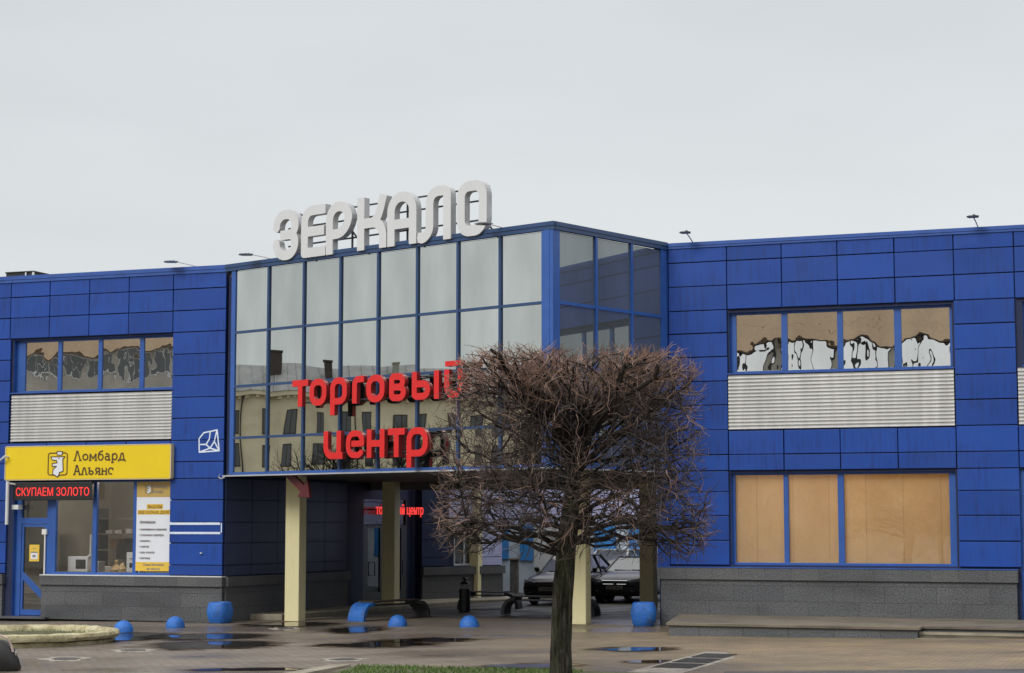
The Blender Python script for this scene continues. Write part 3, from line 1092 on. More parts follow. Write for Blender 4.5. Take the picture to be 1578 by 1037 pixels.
# low wall behind the plinth below the shop window
mb = MB(FL); mb.box(-5.17, -1.53, 0.036, 0.4, 0.0, 1.15); mb.build('sill_wall', 'concrete_dark', mall)

# glazed shop door with its slanting rail
yd = 0.18
mb = MB(FL)
mb.box(-6.32, -6.14, yd - 0.04, yd + 0.1, 0.06, 3.60)
mb.box(-5.34, -5.17, yd - 0.04, yd + 0.1, 0.06, 3.60)
mb.box(-6.14, -5.34, yd - 0.04, yd + 0.1, 2.48, 2.64)
mb.box(-6.14, -5.34, yd - 0.04, yd + 0.1, 3.14, 3.60)
door = mb.build('shop_door', 'blue_frame', mall, bevel=0.005)
mb = MB(FL)
def ring(mb, outer, inner, y0, y1):
    n = len(outer)
    for k in range(n):
        j = (k + 1) % n
        mb.prism([outer[k], outer[j], inner[j], inner[k]], y0, y1, axis='y')
mb.box(-6.138, -6.07, yd - 0.02, yd + 0.05, 0.08, 2.476)
mb.box(-5.42, -5.342, yd - 0.02, yd + 0.05, 0.08, 2.476)
mb.box(-6.07, -5.42, yd - 0.02, yd + 0.05, 2.40, 2.476)
mb.box(-6.07, -5.42, yd - 0.02, yd + 0.05, 0.08, 0.22)
mb.prism([(-6.07, 1.0), (-5.42, 0.45), (-5.42, 0.66), (-6.07, 1.21)], yd - 0.02, yd + 0.05, axis='y')
mb.build('door_leaf', 'blue_frame', door)
mb = MB(FL)
mb.box(-6.07, -5.42, yd + 0.01, yd + 0.02, 0.22, 2.40)
mb.build('door_pane', 'door_glass', door)
mb = MB(FL)
mb.box(-6.14, -5.34, yd + 0.01, yd + 0.02, 2.64, 3.14)
mb.build('transom_pane', 'door_glass', door)
mb = MB(FL)
mb.tube([(-5.375, yd - 0.07, 0.66), (-5.375, yd - 0.07, 2.26)], 0.022, 8)
mb.box(-5.46, -5.32, yd - 0.10, yd - 0.025, 2.20, 2.34)
mb.box(-5.39, -5.36, yd - 0.08, yd - 0.02, 0.70, 0.73)
mb.build('door_handle', 'white_plastic', door)
mb = MB(FL)
mb.tube([(-5.45, yd - 0.03, 1.3), (-5.45, yd - 0.09, 1.3), (-5.45, yd - 0.09, 0.95), (-5.45, yd - 0.03, 0.95)], 0.018, 8)
mb.build('pull_handle', 'black_paint', door)
mb = MB(FL); mb.box(-6.5, -5.1, -0.25, 0.3, 0.0, 0.055); mb.build('door_step', 'granite', mall)

# room behind the left shop front, and the upper rooms
def room(F, x0, x1, y0, y1, z0, z1, walls, floor='shelf_grey', ceil='shelf_grey'):
    mb = MB(F)
    mb.face([(x0, y1, z0), (x1, y1, z0), (x1, y1, z1), (x0, y1, z1)])
    mb.face([(x0, y0, z0), (x0, y1, z0), (x0, y1, z1), (x0, y0, z1)])
    mb.face([(x1, y0, z0), (x1, y1, z0), (x1, y1, z1), (x1, y0, z1)])
    mb.face([(x0, y0, z0), (x1, y0, z0), (x1, y1, z0), (x0, y1, z0)], 1)
    mb.face([(x0, y0, z1), (x1, y0, z1), (x1, y1, z1), (x0, y1, z1)], 2)
    mb.build('interior_room', [walls, floor, ceil], mall, recalc=False)
room(FL, -6.45, -0.8, 0.43, 5.0, 0.05, 4.3, 'grey_render')
room(FL, -19, -0.5, 0.43, 7.0, 4.7, 8.6, 'tan_wall', 'shelf_grey', 'tan_wall')
room(FR, 0.4, 15.8, 0.43, 7.0, 4.7, 8.6, 'tan_wall', 'shelf_grey', 'tan_wall')
room(FR, 0.4, 7.9, 0.43, 3.0, 0.05, 4.3, 'tan_wall')
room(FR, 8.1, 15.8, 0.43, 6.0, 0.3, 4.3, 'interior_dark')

# ---- glazed hall
GX = [0.36, 1.64, 2.93, 4.22, 5.50, 6.78, 8.06, 9.34, 10.60]
GZ = [3.75, 4.65, 5.96, 7.34, 8.94]
mb = MB(FG)
for x in GX[1:-1]:
    mb.box(x - 0.032, x + 0.032, -0.045, 0.04, 3.75, 8.94)
for z in GZ[1:-1]:
    for i in range(8):
        mb.box(GX[i] + 0.032, GX[i + 1] - 0.032, -0.03, 0.04, z - 0.032, z + 0.032)
cw = mb.build('curtain_wall', 'mullion_blue', mall)
mb = MB(FG)
mb.box(0.24, GX[0] + 0.03, -0.03, 0.05, 3.72, 8.94)
mb.box(10.57, 10.90, -0.05, 0.05, 3.72, 8.94)
mb.box(GX[0] + 0.03, 10.57, -0.04, 0.05, 3.70, 3.78)
mb.box(10.66, 10.80, -0.058, -0.05, 3.72, 8.94)
mb.build('edge_frame', 'blue_frame', cw)
mb = MB(FG)
mb.box(0.03, 0.24, 0.06, 0.12, 3.72, 8.94)
mb.build('recess_strip', 'joint_dark', cw)
for i in range(8):
    for j in range(4):
        p = MB(FG)
        p.box(GX[i] + 0.03, GX[i + 1] - 0.03, 0.0, 0.02, GZ[j] + 0.03, GZ[j + 1] - 0.03)
        p.build('pane', 'solar_glass', cw)
# the glazed side of the hall, running back to the right wing
SXs = [0.16, 1.50, 2.83, 4.02]
mb = MB(FS)
for x in SXs[1:-1]:
    mb.box(x - 0.035, x + 0.035, -0.045, 0.04, 3.75, 8.94)
for z in GZ[1:-1]:
    for i in range(3):
        mb.box(SXs[i] + 0.035, SXs[i + 1] - 0.035, -0.03, 0.04, z - 0.035, z + 0.035)
sw = mb.build('curtain_wall', 'blue_frame', mall)
mb = MB(FS)
mb.box(-0.03, 0.19, -0.03, 0.05, 3.72, 8.94)
mb.box(3.98, 4.20, -0.03, 0.05, 3.72, 8.94)
mb.box(0.19, 3.98, -0.035, 0.05, 3.70, 3.78)
mb.build('edge_frame', 'blue_frame', sw)
for i in range(3):
    for j in range(4):
        p = MB(FS)
        p.box(SXs[i] + 0.03, SXs[i + 1] - 0.03, 0.0, 0.02, GZ[j] + 0.03, GZ[j + 1] - 0.03)
        p.build('pane', 'solar_glass_side', sw)
# coping, bottom trim, soffit, roof
mb = MB(FG)
mb.box(0.02, 10.93, -0.08, 0.3, 9.03, 9.12)
mb.box(0.02, 10.92, -0.06, 0.06, 8.94, 9.03)
mb.build('parapet_coping', 'mullion_blue', mall)
mb = MB(FS)
mb.box(0.0, 4.2, -0.078, 0.3, 9.028, 9.118)
mb.box(0.0, 4.2, -0.058, 0.06, 8.942, 9.028)
mb.build('parapet_coping', 'mullion_blue', mall)
mb = MB(FG)
mb.box(0.02, 10.9, -0.062, -0.042, 3.675, 3.71)
mb.tube([(-0.02, -0.10, 3.74), (-0.06, -0.12, 3.67), (0.02, -0.10, 3.62), (0.12, -0.06, 3.66)], 0.018, 6)
mb.build('drip_trim', 'trim_grey', mall)
mb = MB(FS)
mb.box(0.02, 4.2, -0.057, -0.037, 3.675, 3.71)
mb.build('drip_trim', 'trim_grey', mall)

WD = Vector((math.cos(R_(66.5)), math.sin(R_(66.5))))
LA = Vector((-7.31, 48.14))
LB = LA + WD * 6.46
LC = LA + WD * 11.30
LD = Vector((-0.33, 60.8))
LM = LC + (LD - LC) * 0.33
LR = LA + WD * 8.6
g0 = FG @ Vector((0.1, 0.05, 0)); g1 = FG @ Vector((10.85, 0.05, 0)); s1 = FS @ Vector((4.15, 0.05, 0))
RB = Vector(OR) + WD * 10.5
mb = MB()
mb.prism([(g0.x, g0.y), (g1.x, g1.y), (s1.x, s1.y), (RB.x, RB.y), (LR.x - .3, LR.y)], 3.70, 3.76)
mb.build('soffit', 'soffit_dark', mall)
mb = MB()
mb.prism([(g0.x, g0.y), (g1.x, g1.y), (s1.x, s1.y), (RB.x, RB.y), (LR.x - .3, LR.y)], 8.80, 8.93)
mb.build('flat_roof', 'roof_felt', mall)
mb = MB()
mb.prism([(LR.x - .3, LR.y - .35), (RB.x, RB.y - .35), (RB.x, RB.y - .02), (LR.x - .3, LR.y - .02)], 3.47, 3.698)
mb.prism([(LR.x - .3, LR.y), (RB.x, RB.y), (RB.x + .1, RB.y + .3), (LR.x - .2, LR.y + .3)], 3.765, 8.79)
mb.build('rear_beam', 'soffit_dark', mall)
for F_, x0_, x1_ in ((FL, -20, -0.02), (FR, 0.0, 16)):
    mb = MB(F_); mb.box(x0_, x1_, 0.43, 16, 8.75, 8.9); mb.build('flat_roof', 'roof_felt', mall)
mb = MB(FR); mb.box(15.9, 16.0, 0.43, 16, 0, 8.75); mb.box(0, 15.9, 15.9, 16, 0, 8.75); mb.build('rear_wall', 'pale_blue_wall', mall)
mb = MB(FL); mb.box(-20, -19.9, 0.43, 16, 0, 8.75); mb.box(-19.9, -3, 15.9, 16, 0, 8.75); mb.build('rear_wall', 'pale_blue_wall', mall)

# dark walls lining the passage
def pframe(p, q):
    d = (q - p).normalized()
    return Matrix(((d.x, -d.y, 0, p.x), (d.y, d.x, 0, p.y), (0, 0, 1, 0), (0, 0, 0, 1))), (q - p).length
def passage_wall(p, q, panel_mat, z0=1.14, ztop=3.72, holes=(), plinth=True, step=1.25, upper=False):
    F_, ln = pframe(p, q)
    mb = MB(F_)
    wall_with_holes(mb, 0, ln, 0, 8.8 if upper else ztop, list(holes), 0.03, 0.3, 0, 0)
    mb.build('passage_wall', 'joint_dark', mall, recalc=False)
    mb = MB(F_)
    n = max(1, round(ln / step))
    zs = [1.16, 1.43, 1.99, 2.52, 3.09, 3.64]
    if upper:
        zs += [4.2, 4.8, 5.4, 6.0, 6.6, 7.2, 7.8, 8.4, 8.8]
    for i in range(n):
        for j in range(len(zs) - 1):
            a_, b_ = ln * i / n, ln * (i + 1) / n
            zm = (zs[j] + zs[j + 1]) / 2
            if any(h[0] < (a_ + b_) / 2 < h[1] and h[2] < zm < h[3] for h in holes):
                continue
            mb.box(a_ + .01, b_ - .01, -0.02, 0.025, zs[j] + .01, zs[j + 1] - .01)
    mb.build('wall_cladding', panel_mat, mall)
    if plinth:
        mb = MB(F_)
        mb.box(0, ln, -0.06, 0.028, 0, 0.90)
        pl_ = mb.build('stone_plinth', 'granite', mall)
        mb = MB(F_)
        mb.box(0, ln + .05, -0.12, 0.02, 0.90, 1.14)
        mb.build('plinth_cap', 'granite_cap', pl_)
    return F_, ln
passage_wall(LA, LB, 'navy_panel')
passage_wall(LC, LM, 'navy_panel', upper=True)  # shaded stretch of the wall, painted darker than the skylit stretch after it
F2, l2 = passage_wall(LM, LD, 'skylit_lilac_panel', holes=[(.25, 1.15, 1.17, 2.5)], upper=True)
mb = MB(F2)
mb.box(.25, .31, .05, .12, 1.17, 2.5); mb.box(1.09, 1.15, .05, .12, 1.17, 2.5); mb.box(.31, 1.09, .05, .12, 2.44, 2.5); mb.box(.31, 1.09, .05, .12, 1.17, 1.23); mb.box(.67, .73, .05, .12, 1.23, 2.44)
fr = mb.build('side_window', 'white_metal', mall)
mb = MB(F2); mb.box(.31, 1.09, .08, .09, 1.23, 2.44); mb.build('pane', 'dark_glass', fr)
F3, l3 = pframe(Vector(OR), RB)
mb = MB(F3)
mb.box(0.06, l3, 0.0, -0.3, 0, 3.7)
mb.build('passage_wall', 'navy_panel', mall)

# recessed entrance in the left passage wall
F4, l4 = pframe(LB, LC)
mb = MB(F4)
mb.box(-0.3, 0.0, 0.31, 1.4, 0, 3.7)
mb.box(0.0, 1.5, 0.25, 0.4, 0, 3.7)
mb.box(4.35, l4 + .3, 0.31, 0.45, 0, 3.7)
mb.box(1.5, 4.35, 0.25, 0.4, 3.2, 3.7)
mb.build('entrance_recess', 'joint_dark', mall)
mb = MB(F4)
for x in (1.5, 2.90, 4.29):
    mb.box(x, x + .06, .26, .34, 0.05, 3.2)
for x0, x1 in ((1.56, 2.90), (2.96, 4.29)):
    mb.box(x0, x1, .26, .34, 2.35, 2.43); mb.box(x0, x1, .26, .34, .05, .45)
    mb.box(x0, x0 + .25, .26, .34, .45, 2.35); mb.box(x1 - .3, x1, .26, .34, .45, 2.35)
ed = mb.build('entrance_door', 'steel_dark', mall)
for a_, b_ in ((1.56, 2.90), (2.96, 4.29)):
    mb = MB(F4); mb.box(a_ + .25, b_ - .3, .29, .30, .45, 2.35); mb.build('door_pane', 'dark_glass', ed)
    mb = MB(F4); mb.box(a_, b_, .29, .30, 2.43, 3.2); mb.build('transom_pane', 'dark_glass', ed)
for x in (2.12, 3.95):
    mb = MB(F4); mb.tube([(x, .26, 1.35), (x, .19, 1.35), (x, .19, .95), (x, .26, .95)], .018, 6); mb.build('door_handle', 'black_paint', ed)
mb = MB(F4)
mb.box(0.2, l4, 3.0, 3.1, 0, 3.7); mb.box(0.2, l4, .46, 2.99, 3.6, 3.7); mb.box(0.2, .3, .46, 2.99, 0, 3.59); mb.box(4.7, l4, .46, 2.99, 0, 3.59)
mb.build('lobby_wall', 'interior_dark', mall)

# cream pillars
def pillar(px, depth, wd=0.40):
    x = (px - 789) / 2900 * depth
    mb = MB(Matrix.Translation((x, depth, 0)) @ Matrix.Rotation(R_(-20.4), 4, 'Z'))
    z0 = gz(x)
    mb.box(0, wd, 0, wd, z0, 3.70)
    mb.build('pillar', 'cream_pillar', mall, bevel=0.015)
pillar(441.5, 48.3)
pillar(589.5, 55.0)
pillar(719, 60.0)
pillar(877.5, 45.3)
pillar(984, 52.0)

# painted line drawing and taped outline on the left wing
mb = MB(FL)
pr = []
def pl_(pts, wd=0.035, closed=False):
    global pr
    pr += path(pts, wd, closed)
q = lambda x, y: (-0.705 + (x - 70) / 290 * 0.60, 4.30 + (500 - y) / 330 * 0.585)
pl_([q(75, 495), q(70, 300), q(135, 215), q(322, 178), q(355, 478)], closed=True)
pl_([q(225, 200), q(215, 310), q(170, 385), q(85, 385)])
pl_([q(170, 385), q(225, 440), q(355, 478)])
pl_([q(225, 440), q(75, 495)])
pl_([q(225, 440), q(285, 345), q(355, 478)])
pl_([q(285, 345), q(318, 185)])
put_outline(mb, pr, 0, 0, -0.037, -0.033, 0.01, 0, 0)
mb.build('line_drawing', 'paint_white', mall)
mb = MB(FL)
mb.box(-1.52, -0.06, -0.036, -0.032, 2.455, 2.515); mb.box(-1.52, -0.05, -0.036, -0.032, 2.22, 2.275); mb.box(-0.035, -0.005, -0.036, -0.032, 2.26, 2.50)
mb.build('taped_outline', 'paint_white', mall)
mb = MB(FL); mb.lathe([(0.0, 0), (0.035, 0.005), (0.035, 0.03), (0.0, 0.035)], 10, (-0.58, -0.055, 1.72)); mb.build('wall_socket', 'white_metal', mall)

# ================================================================== SIGNS
# rooftop letters
sg = empty('rooftop_sign', tuple(FG @ Vector((5.4, 0.2, 9.12))), 'big white block letters spelling ЗЕРКАЛО on a steel frame on the hall roof', 'sign')
for ch, x0, x1 in (('З', 1.90, 2.82), ('Е', 2.92, 3.78), ('Р', 3.80, 4.70), ('К', 4.88, 5.86), ('А', 5.89, 6.84), ('Л', 6.88, 7.93), ('О', 8.12, 9.03)):
    mb = MB(FG)
    bottom = 9.02 if ch == 'З' else 9.01
    top = 10.29
    put_outline(mb, glyph(ch, x1 - x0, top - bottom, 0.24), x0, bottom, -0.13, 0.05, 0.014, 0, 1)
    tag(mb.build('letter', ['letter_white', 'letter_side_shade'], sg), 'white letter ' + ch)
mb = MB(FG)
for z in (9.40, 9.85, 10.15):
    mb.tube([(2.2, 0.12, z), (8.9, 0.12, z)], 0.022, 6)
for x in (2.6, 4.45, 6.3, 8.6):
    mb.tube([(x, 0.14, 9.1), (x, 0.14, 10.2)], 0.028, 6)
    mb.tube([(x, 0.16, 9.55), (x + 0.25, 0.5, 9.0)], 0.024, 6)
mb.build('support_frame', 'steel_dark', sg)

# red letters on the curtain wall
sg = empty('facade_sign', tuple(FG @ Vector((5.6, -0.3, 5.0))), 'large red lettering торговый центр fixed across the mirrored glazing', 'sign')
row1 = (('т', 3.01, 3.57), ('о', 3.62, 4.21), ('р', 4.34, 4.91), ('г', 5.09, 5.48), ('о', 5.56, 6.16), ('в', 6.31, 6.85), ('ы', 7.04, 7.89), ('й', 8.05, 8.62))
row2 = (('ц', 4.13, 4.78), ('е', 4.89, 5.51), ('н', 5.59, 6.17), ('т', 6.28, 6.82), ('р', 6.88, 7.55))
for row, zb, h in ((row1, 5.32, 0.65), (row2, 4.02, 0.67)):
    for ch, x0, x1 in row:
        mb = MB(FG)
        put_outline(mb, glyph(ch, x1 - x0, h, 0.155, 0.25), x0 - .10, zb, -0.36, -0.24, 0.012, 0, 1, 2)
        tag(mb.build('letter', ['letter_red', 'letter_red_side', 'black_paint'], sg), 'red letter ' + ch)
mb = MB(FG)
for z in (5.42, 5.87, 4.14, 4.58):
    x0, x1 = (3.1, 8.6) if z > 5 else (4.2, 7.6)
    mb.tube([(x0, -0.21, z), (x1, -0.21, z)], 0.018, 6)
    x = x0 + .2
    while x < x1:
        mb.tube([(x, -0.21, z), (x, -0.03, z)], 0.014, 5)
        x += 1.285
mb.build('mounting_rails', 'steel_dark', sg)

# red arrow under the soffit
mb = MB(FG @ Matrix.Translation((1.62, 0.25, 3.70)))
mb.prism([(0.40, 0.0), (0.75, 0.0), (1.13, -0.27), (1.25, -0.15), (1.34, -0.58), (0.90, -0.56), (1.0, -0.43)], -0.04, 0.04, axis='y')
tag(mb.build('arrow_sign', 'arrow_red', bevel=0.006), 'dark red arrow under the hall pointing down right past the leftmost cream pillar', 'sign')

# yellow shop sign
FLS = FL @ Matrix.Translation((-0.08, 0.12, 0))
org = FL @ Vector((-3.9, -0.3, 4.08))
ys = empty('shop_sign', tuple(org), 'yellow lightbox sign lettered Ломбард Альянс over the left shop front', 'sign')
mb = MB(FLS)
mb.box(-6.38, -1.38, -0.30, -0.156, 3.65, 4.51, 0)
mb.build('lightbox', ['sign_yellow'], ys, bevel=0.012)
mb = MB(FLS)
mb.box(-6.39, -1.37, -0.306, -0.156, 4.511, 4.535); mb.box(-6.39, -1.37, -0.306, -0.156, 3.625, 3.649); mb.box(-1.379, -1.35, -0.306, -0.156, 3.65, 4.51); mb.box(-6.41, -6.381, -0.306, -0.156, 3.65, 4.51)
mb.build('rim', 'sign_edge', ys)
def slab_text(word, x, z, h, s):
    """thin typewriter letters with slab serifs; returns strokes and advance"""
    out = []
    xh = h * 0.72
    f = h * 0.10
    def sv(cx, y): return [seg(cx - h * .13, y, cx + h * .13, y, s * .9)]
    def ell(cx, cy, rx, ry): return path([(cx + rx * math.cos(R_(a_)), cy + ry * math.sin(R_(a_))) for a_ in range(0, 360, 24)], s, True)
    for ch in word:
        wd = h * .62
        if ch in 'ЛА':
            wd = h * .82
            out += [seg(x + .12 * wd, z, x + .42 * wd, z + h, s), seg(x + .5 * wd, z + h, x + .86 * wd, z, s), seg(x + .28 * wd, z + h, x + .58 * wd, z + h, s)] + sv(x + .12 * wd, z) + sv(x + .86 * wd, z)
            if ch == 'А': out += [seg(x + .24 * wd, z + .36 * h, x + .74 * wd, z + .36 * h, s)]
        elif ch == 'о':
            out += ell(x + wd * .5, z + xh * .5, wd * .42, xh * .5 - s * .3)
        elif ch == 'м':
            wd = h * .80
            out += [seg(x + .12 * wd, z, x + .12 * wd, z + xh, s), seg(x + .88 * wd, z, x + .88 * wd, z + xh, s), seg(x + .12 * wd, z + xh, x + .5 * wd, z + .2 * xh, s), seg(x + .88 * wd, z + xh, x + .5 * wd, z + .2 * xh, s)] + sv(x + .12 * wd, z) + sv(x + .88 * wd, z)
        elif ch == 'б':
            out += ell(x + wd * .5, z + xh * .46, wd * .40, xh * .46) + path([(x + wd * .1, z + xh * .5), (x + wd * .16, z + h * .75), (x + wd * .4, z + h * .93), (x + wd * .85, z + h * 1.03)], s)
        elif ch == 'а':
            out += ell(x + wd * .44, z + xh * .30, wd * .32, xh * .29) + path([(x + wd * .15, z + xh * .88), (x + wd * .4, z + xh), (x + wd * .72, z + xh * .82), (x + wd * .76, z), (x + wd * .98, z)], s)
        elif ch == 'р':
            out += ell(x + wd * .55, z + xh * .5, wd * .38, xh * .48) + [seg(x + wd * .17, z - h * .28, x + wd * .17, z + xh, s)] + sv(x + wd * .17, z - h * .28)
        elif ch == 'д':
            wd = h * .72
            out += path([(x + .2 * wd, z), (x + .42 * wd, z + xh), (x + .66 * wd, z + xh), (x + .8 * wd, z)], s) + [seg(x, z, x + wd, z, s), seg(x + .03 * wd, z, x + .0 * wd, z - h * .18, s), seg(x + .97 * wd, z, x + wd, z - h * .18, s)]
        elif ch == 'л':
            out += path([(x + .08 * wd, z), (x + .3 * wd, z + xh), (x + .55 * wd, z + xh), (x + .85 * wd, z)], s) + sv(x + .08 * wd, z) + sv(x + .85 * wd, z)
        elif ch == 'ь':
            out += ell(x + wd * .5, z + xh * .28, wd * .36, xh * .27) + [seg(x + wd * .17, z, x + wd * .17, z + xh, s)] + sv(x + wd * .14, z + xh)
        elif ch == 'я':
            out += ell(x + wd * .48, z + xh * .70, wd * .34, xh * .28) + [seg(x + wd * .82, z, x + wd * .82, z + xh, s), seg(x + wd * .5, z + xh * .42, x + wd * .12, z, s)] + sv(x + wd * .82, z)
        elif ch == 'н':
            out += [seg(x + .15 * wd, z, x + .15 * wd, z + xh, s), seg(x + .85 * wd, z, x + .85 * wd, z + xh, s), seg(x + .15 * wd, z + xh * .5, x + .85 * wd, z + xh * .5, s)] + sv(x + .15 * wd, z) + sv(x + .85 * wd, z)
        elif ch == 'с':
            out += path([(x + wd * (.5 + .42 * math.cos(R_(a_))), z + xh * (.5 + .48 * math.sin(R_(a_)))) for a_ in range(42, 322, 20)], s) + [seg(x + wd * .83, z + xh * .62, x + wd * .83, z + xh * .98, s)]
        x += wd + h * .10
    return out, x
def fitted(word, x0, x1, z, h, s):
    st, xe = slab_text(word, 0, z, h, s)
    k = (x1 - x0) / (xe - h * .10)
    o = []
    for p in st:
        if p[0] == 's': o.append(('s', x0 + p[1] * k, p[2], x0 + p[3] * k, p[4], p[5]))
        else: o.append(('d', x0 + p[1] * k, p[2], p[3]))
    return o
for word, x0, x1, z in (('Ломбард', -4.27, -2.71, 4.135), ('Альянс', -4.27, -3.05, 3.765)):
    mb = MB(FLS)
    put_outline(mb, fitted(word, x0, x1, z, 0.235, 0.036), 0, 0, -0.309, -0.301, 0.006, 0, 0)
    mb.build('lettering', 'sign_brown', ys)
# emblem: animal head wearing a hat inside a rounded shield
def emblem(F, x, z, sc, y, parent, ink, fill, white):
    q = lambda a_, b_: (x + (a_ - 105) / 225 * 0.6 * sc, z + (400 - b_) / 310 * 0.70 * sc)
    mb = MB(F)
    pr = path([q(205, 118), q(125, 118), q(108, 135), q(108, 355), q(125, 372), q(185, 375), q(216, 398), q(246, 375), q(310, 372), q(327, 355), q(327, 135), q(310, 118), q(272, 118)], 0.026 * sc)
    head = [q(135, 162), q(300, 162), q(275, 190), q(283, 330), q(240, 345), q(232, 380), q(216, 396), q(180, 375), q(162, 360), q(165, 310), q(205, 272), q(155, 275), q(155, 240), q(212, 232), q(205, 205), q(155, 200)]
    pr += path(head, 0.024 * sc, True)
    pr += path([q(205, 100), q(222, 104), q(238, 96), q(254, 104), q(272, 100), q(266, 142), q(211, 142)], 0.022 * sc, True)
    pr += [seg(*q(222, 185), *q(240, 185), 0.02 * sc)]
    put_outline(mb, pr, 0, 0, y - 0.009, y - 0.001, 0.006 * max(sc, .6), 0, 0)
    o1 = mb.build('emblem', ink, parent)
    mb = MB(F)
    mb.prism(head, y - 0.004, y - 0.0005, axis='y')
    mb.prism([q(205, 102), q(272, 102), q(266, 140), q(211, 140)], y - 0.004, y - 0.0005, axis='y')
    mb.build('emblem_fill', white, o1)
emblem(FLS, -5.06, 3.70, 1.0, -0.301, ys, 'sign_brown', 'sign_yellow', 'poster_white')

# running-light sign
lg = empty('led_sign', tuple(FL @ Vector((-5.0, 0, 3.35))), 'black light board with glowing red words СКУПАЕМ ЗОЛОТО under the yellow sign', 'sign')
mb = MB(FL); mb.box(-6.23, -3.79, -0.16, -0.06, 3.10, 3.57); mb.build('board', 'black_paint', lg, bevel=0.01)
text_mesh('СКУПАЕМ ЗОЛОТО', 0.30, FL, -6.13, 3.215, -0.165, 'lettering', 'led_red', lg, bold=0.001, width=2.26)
mb = MB(FL); mb.box(-6.0, -5.96, -0.06, 0.03, 3.3, 3.36); mb.box(-4.2, -4.16, -0.06, 0.05, 3.3, 3.36); mb.build('bracket', 'steel_dark', lg)

# window banner
bn = empty('window_poster', tuple(FL @ Vector((-2.07, 0.09, 2.4))), 'tall white and yellow price poster ВЫДАЕМ ЕЩЕ БОЛЬШЕ ДЕНЕГ filling the shop window next to the blue wall', 'poster')
yb = 0.085
mb = MB(FL); mb.box(-2.585, -1.555, yb, yb + .008, 1.27, 3.56); mb.build('sheet', 'poster_white', bn)
mb = MB(FL); mb.box(-2.585, -1.555, yb - .004, yb - .001, 3.17, 3.56); mb.build('header', 'poster_gold', bn)
mb = MB(FL); mb.box(-2.585, -1.555, yb - .004, yb - .001, 1.27, 1.50); mb.build('footer', 'poster_yellow', bn)
mb = MB(FL); mb.box(-2.28, -1.80, yb - .004, yb - .001, 2.86, 2.99); mb.box(-2.55, -1.56, yb - .004, yb - .001, 2.72, 2.84); mb.build('highlight', 'poster_yellow', bn)
def bt(t, x, z, size, mat='poster_ink', width=None, bold=0.002, align='LEFT'):
    text_mesh(t, size, FL, x, z, yb - .006, 'lettering', mat, bn, bold=bold, width=width, align=align, depth=.003)
bt('Ломбард', -2.12, 3.40, .13, width=.44)
bt('Альянс', -2.12, 3.27, .13, width=.33)
emblem(FL, -2.33, 3.25, .36, yb - .005, bn, 'poster_ink', 'poster_gold', 'poster_white')
bt('ВЫДАЕМ', -2.04, 2.885, .11, 'poster_orange_ink', .42, .004, 'CENTER')
bt('ЕЩЕ БОЛЬШЕ ДЕНЕГ', -2.055, 2.745, .10, 'poster_orange_ink', .94, .004, 'CENTER')
bt('ПРИНИМАЕМ', -2.48, 2.49, .085, width=.46, bold=.003)
for i, t in enumerate(('ювелирные изделия', 'столовое серебро', 'монеты', 'слитки', 'лом золота', 'платину')):
    bt('• ' + t, -2.50, 2.315 - i * .148, .078)
bt('Оцени бесплатно', -2.05, 1.405, .085, width=.62, align='CENTER')
bt('на alians.by', -2.05, 1.30, .085, width=.40, align='CENTER')

# notice on the door glass
nb = empty('door_notice', tuple(FL @ Vector((-5.74, yd, 1.7))), 'small yellow notice stuck on the glass of the left shop door', 'notice')
mb = MB(FL); mb.box(-5.90, -5.59, yd - .004, yd, 1.49, 1.93); mb.build('sheet', 'poster_yellow', nb)
mb = MB(FL); mb.box(-5.85, -5.64, yd - .008, yd - .005, 1.55, 1.71); mb.build('white_field', 'poster_white', nb)
mb = MB(FL); mb.box(-5.85, -5.64, yd - .008, yd - .005, 1.715, 1.745); mb.box(-5.80, -5.69, yd - .008, yd - .005, 1.82, 1.835); mb.box(-5.79, -5.70, yd - .012, yd - .009, 1.60, 1.66); mb.build('print', 'poster_ink', nb)

# white tube bracket by the door
mb = MB(FL)
mb.tube([(-6.30, -0.30, 2.46), (-6.30, -0.30, 3.60)], 0.045, 10)
mb.tube([(-6.30, -0.30, 3.55), (-6.16, -0.14, 3.52), (-6.14, 0.05, 3.52)], 0.025, 8)
mb.box(-6.25, -6.05, -0.16, 0.03, 2.86, 2.98)
tag(mb.build('tube_lamp', 'white_metal', smooth=True), 'slim white upright tube on a bracket beside the shop door', 'lamp')
mb = MB(FL)
mb.tube([(-6.62, -0.28, 4.13), (-6.40, -0.33, 4.26), (-6.38, -0.06, 4.25)], 0.03, 8)
tag(mb.build('camera_arm', 'white_metal'), 'short white arm sticking out at the left end of the yellow sign', 'bracket')

# red neon over the passage entrance
nn = empty('neon_sign', tuple(F4 @ Vector((3.2, -0.08, 2.9))), 'small glowing red торговый центр lettering above the dark passage entrance', 'sign')
text_mesh('торговый центр', .40, F4, 1.66, 2.76, -.08, 'lettering', 'neon_red', nn, bold=.002, width=3.15, depth=.02)
mb = MB(F4); mb.tube([(1.6, -.05, 2.9), (4.83, -.05, 2.9)], .012, 5); mb.box(1.7, 1.73, -.05, .25, 2.88, 2.92); mb.box(4.78, 4.83, -.05, .03, 2.88, 2.92); mb.build('rail', 'steel_dark', nn)

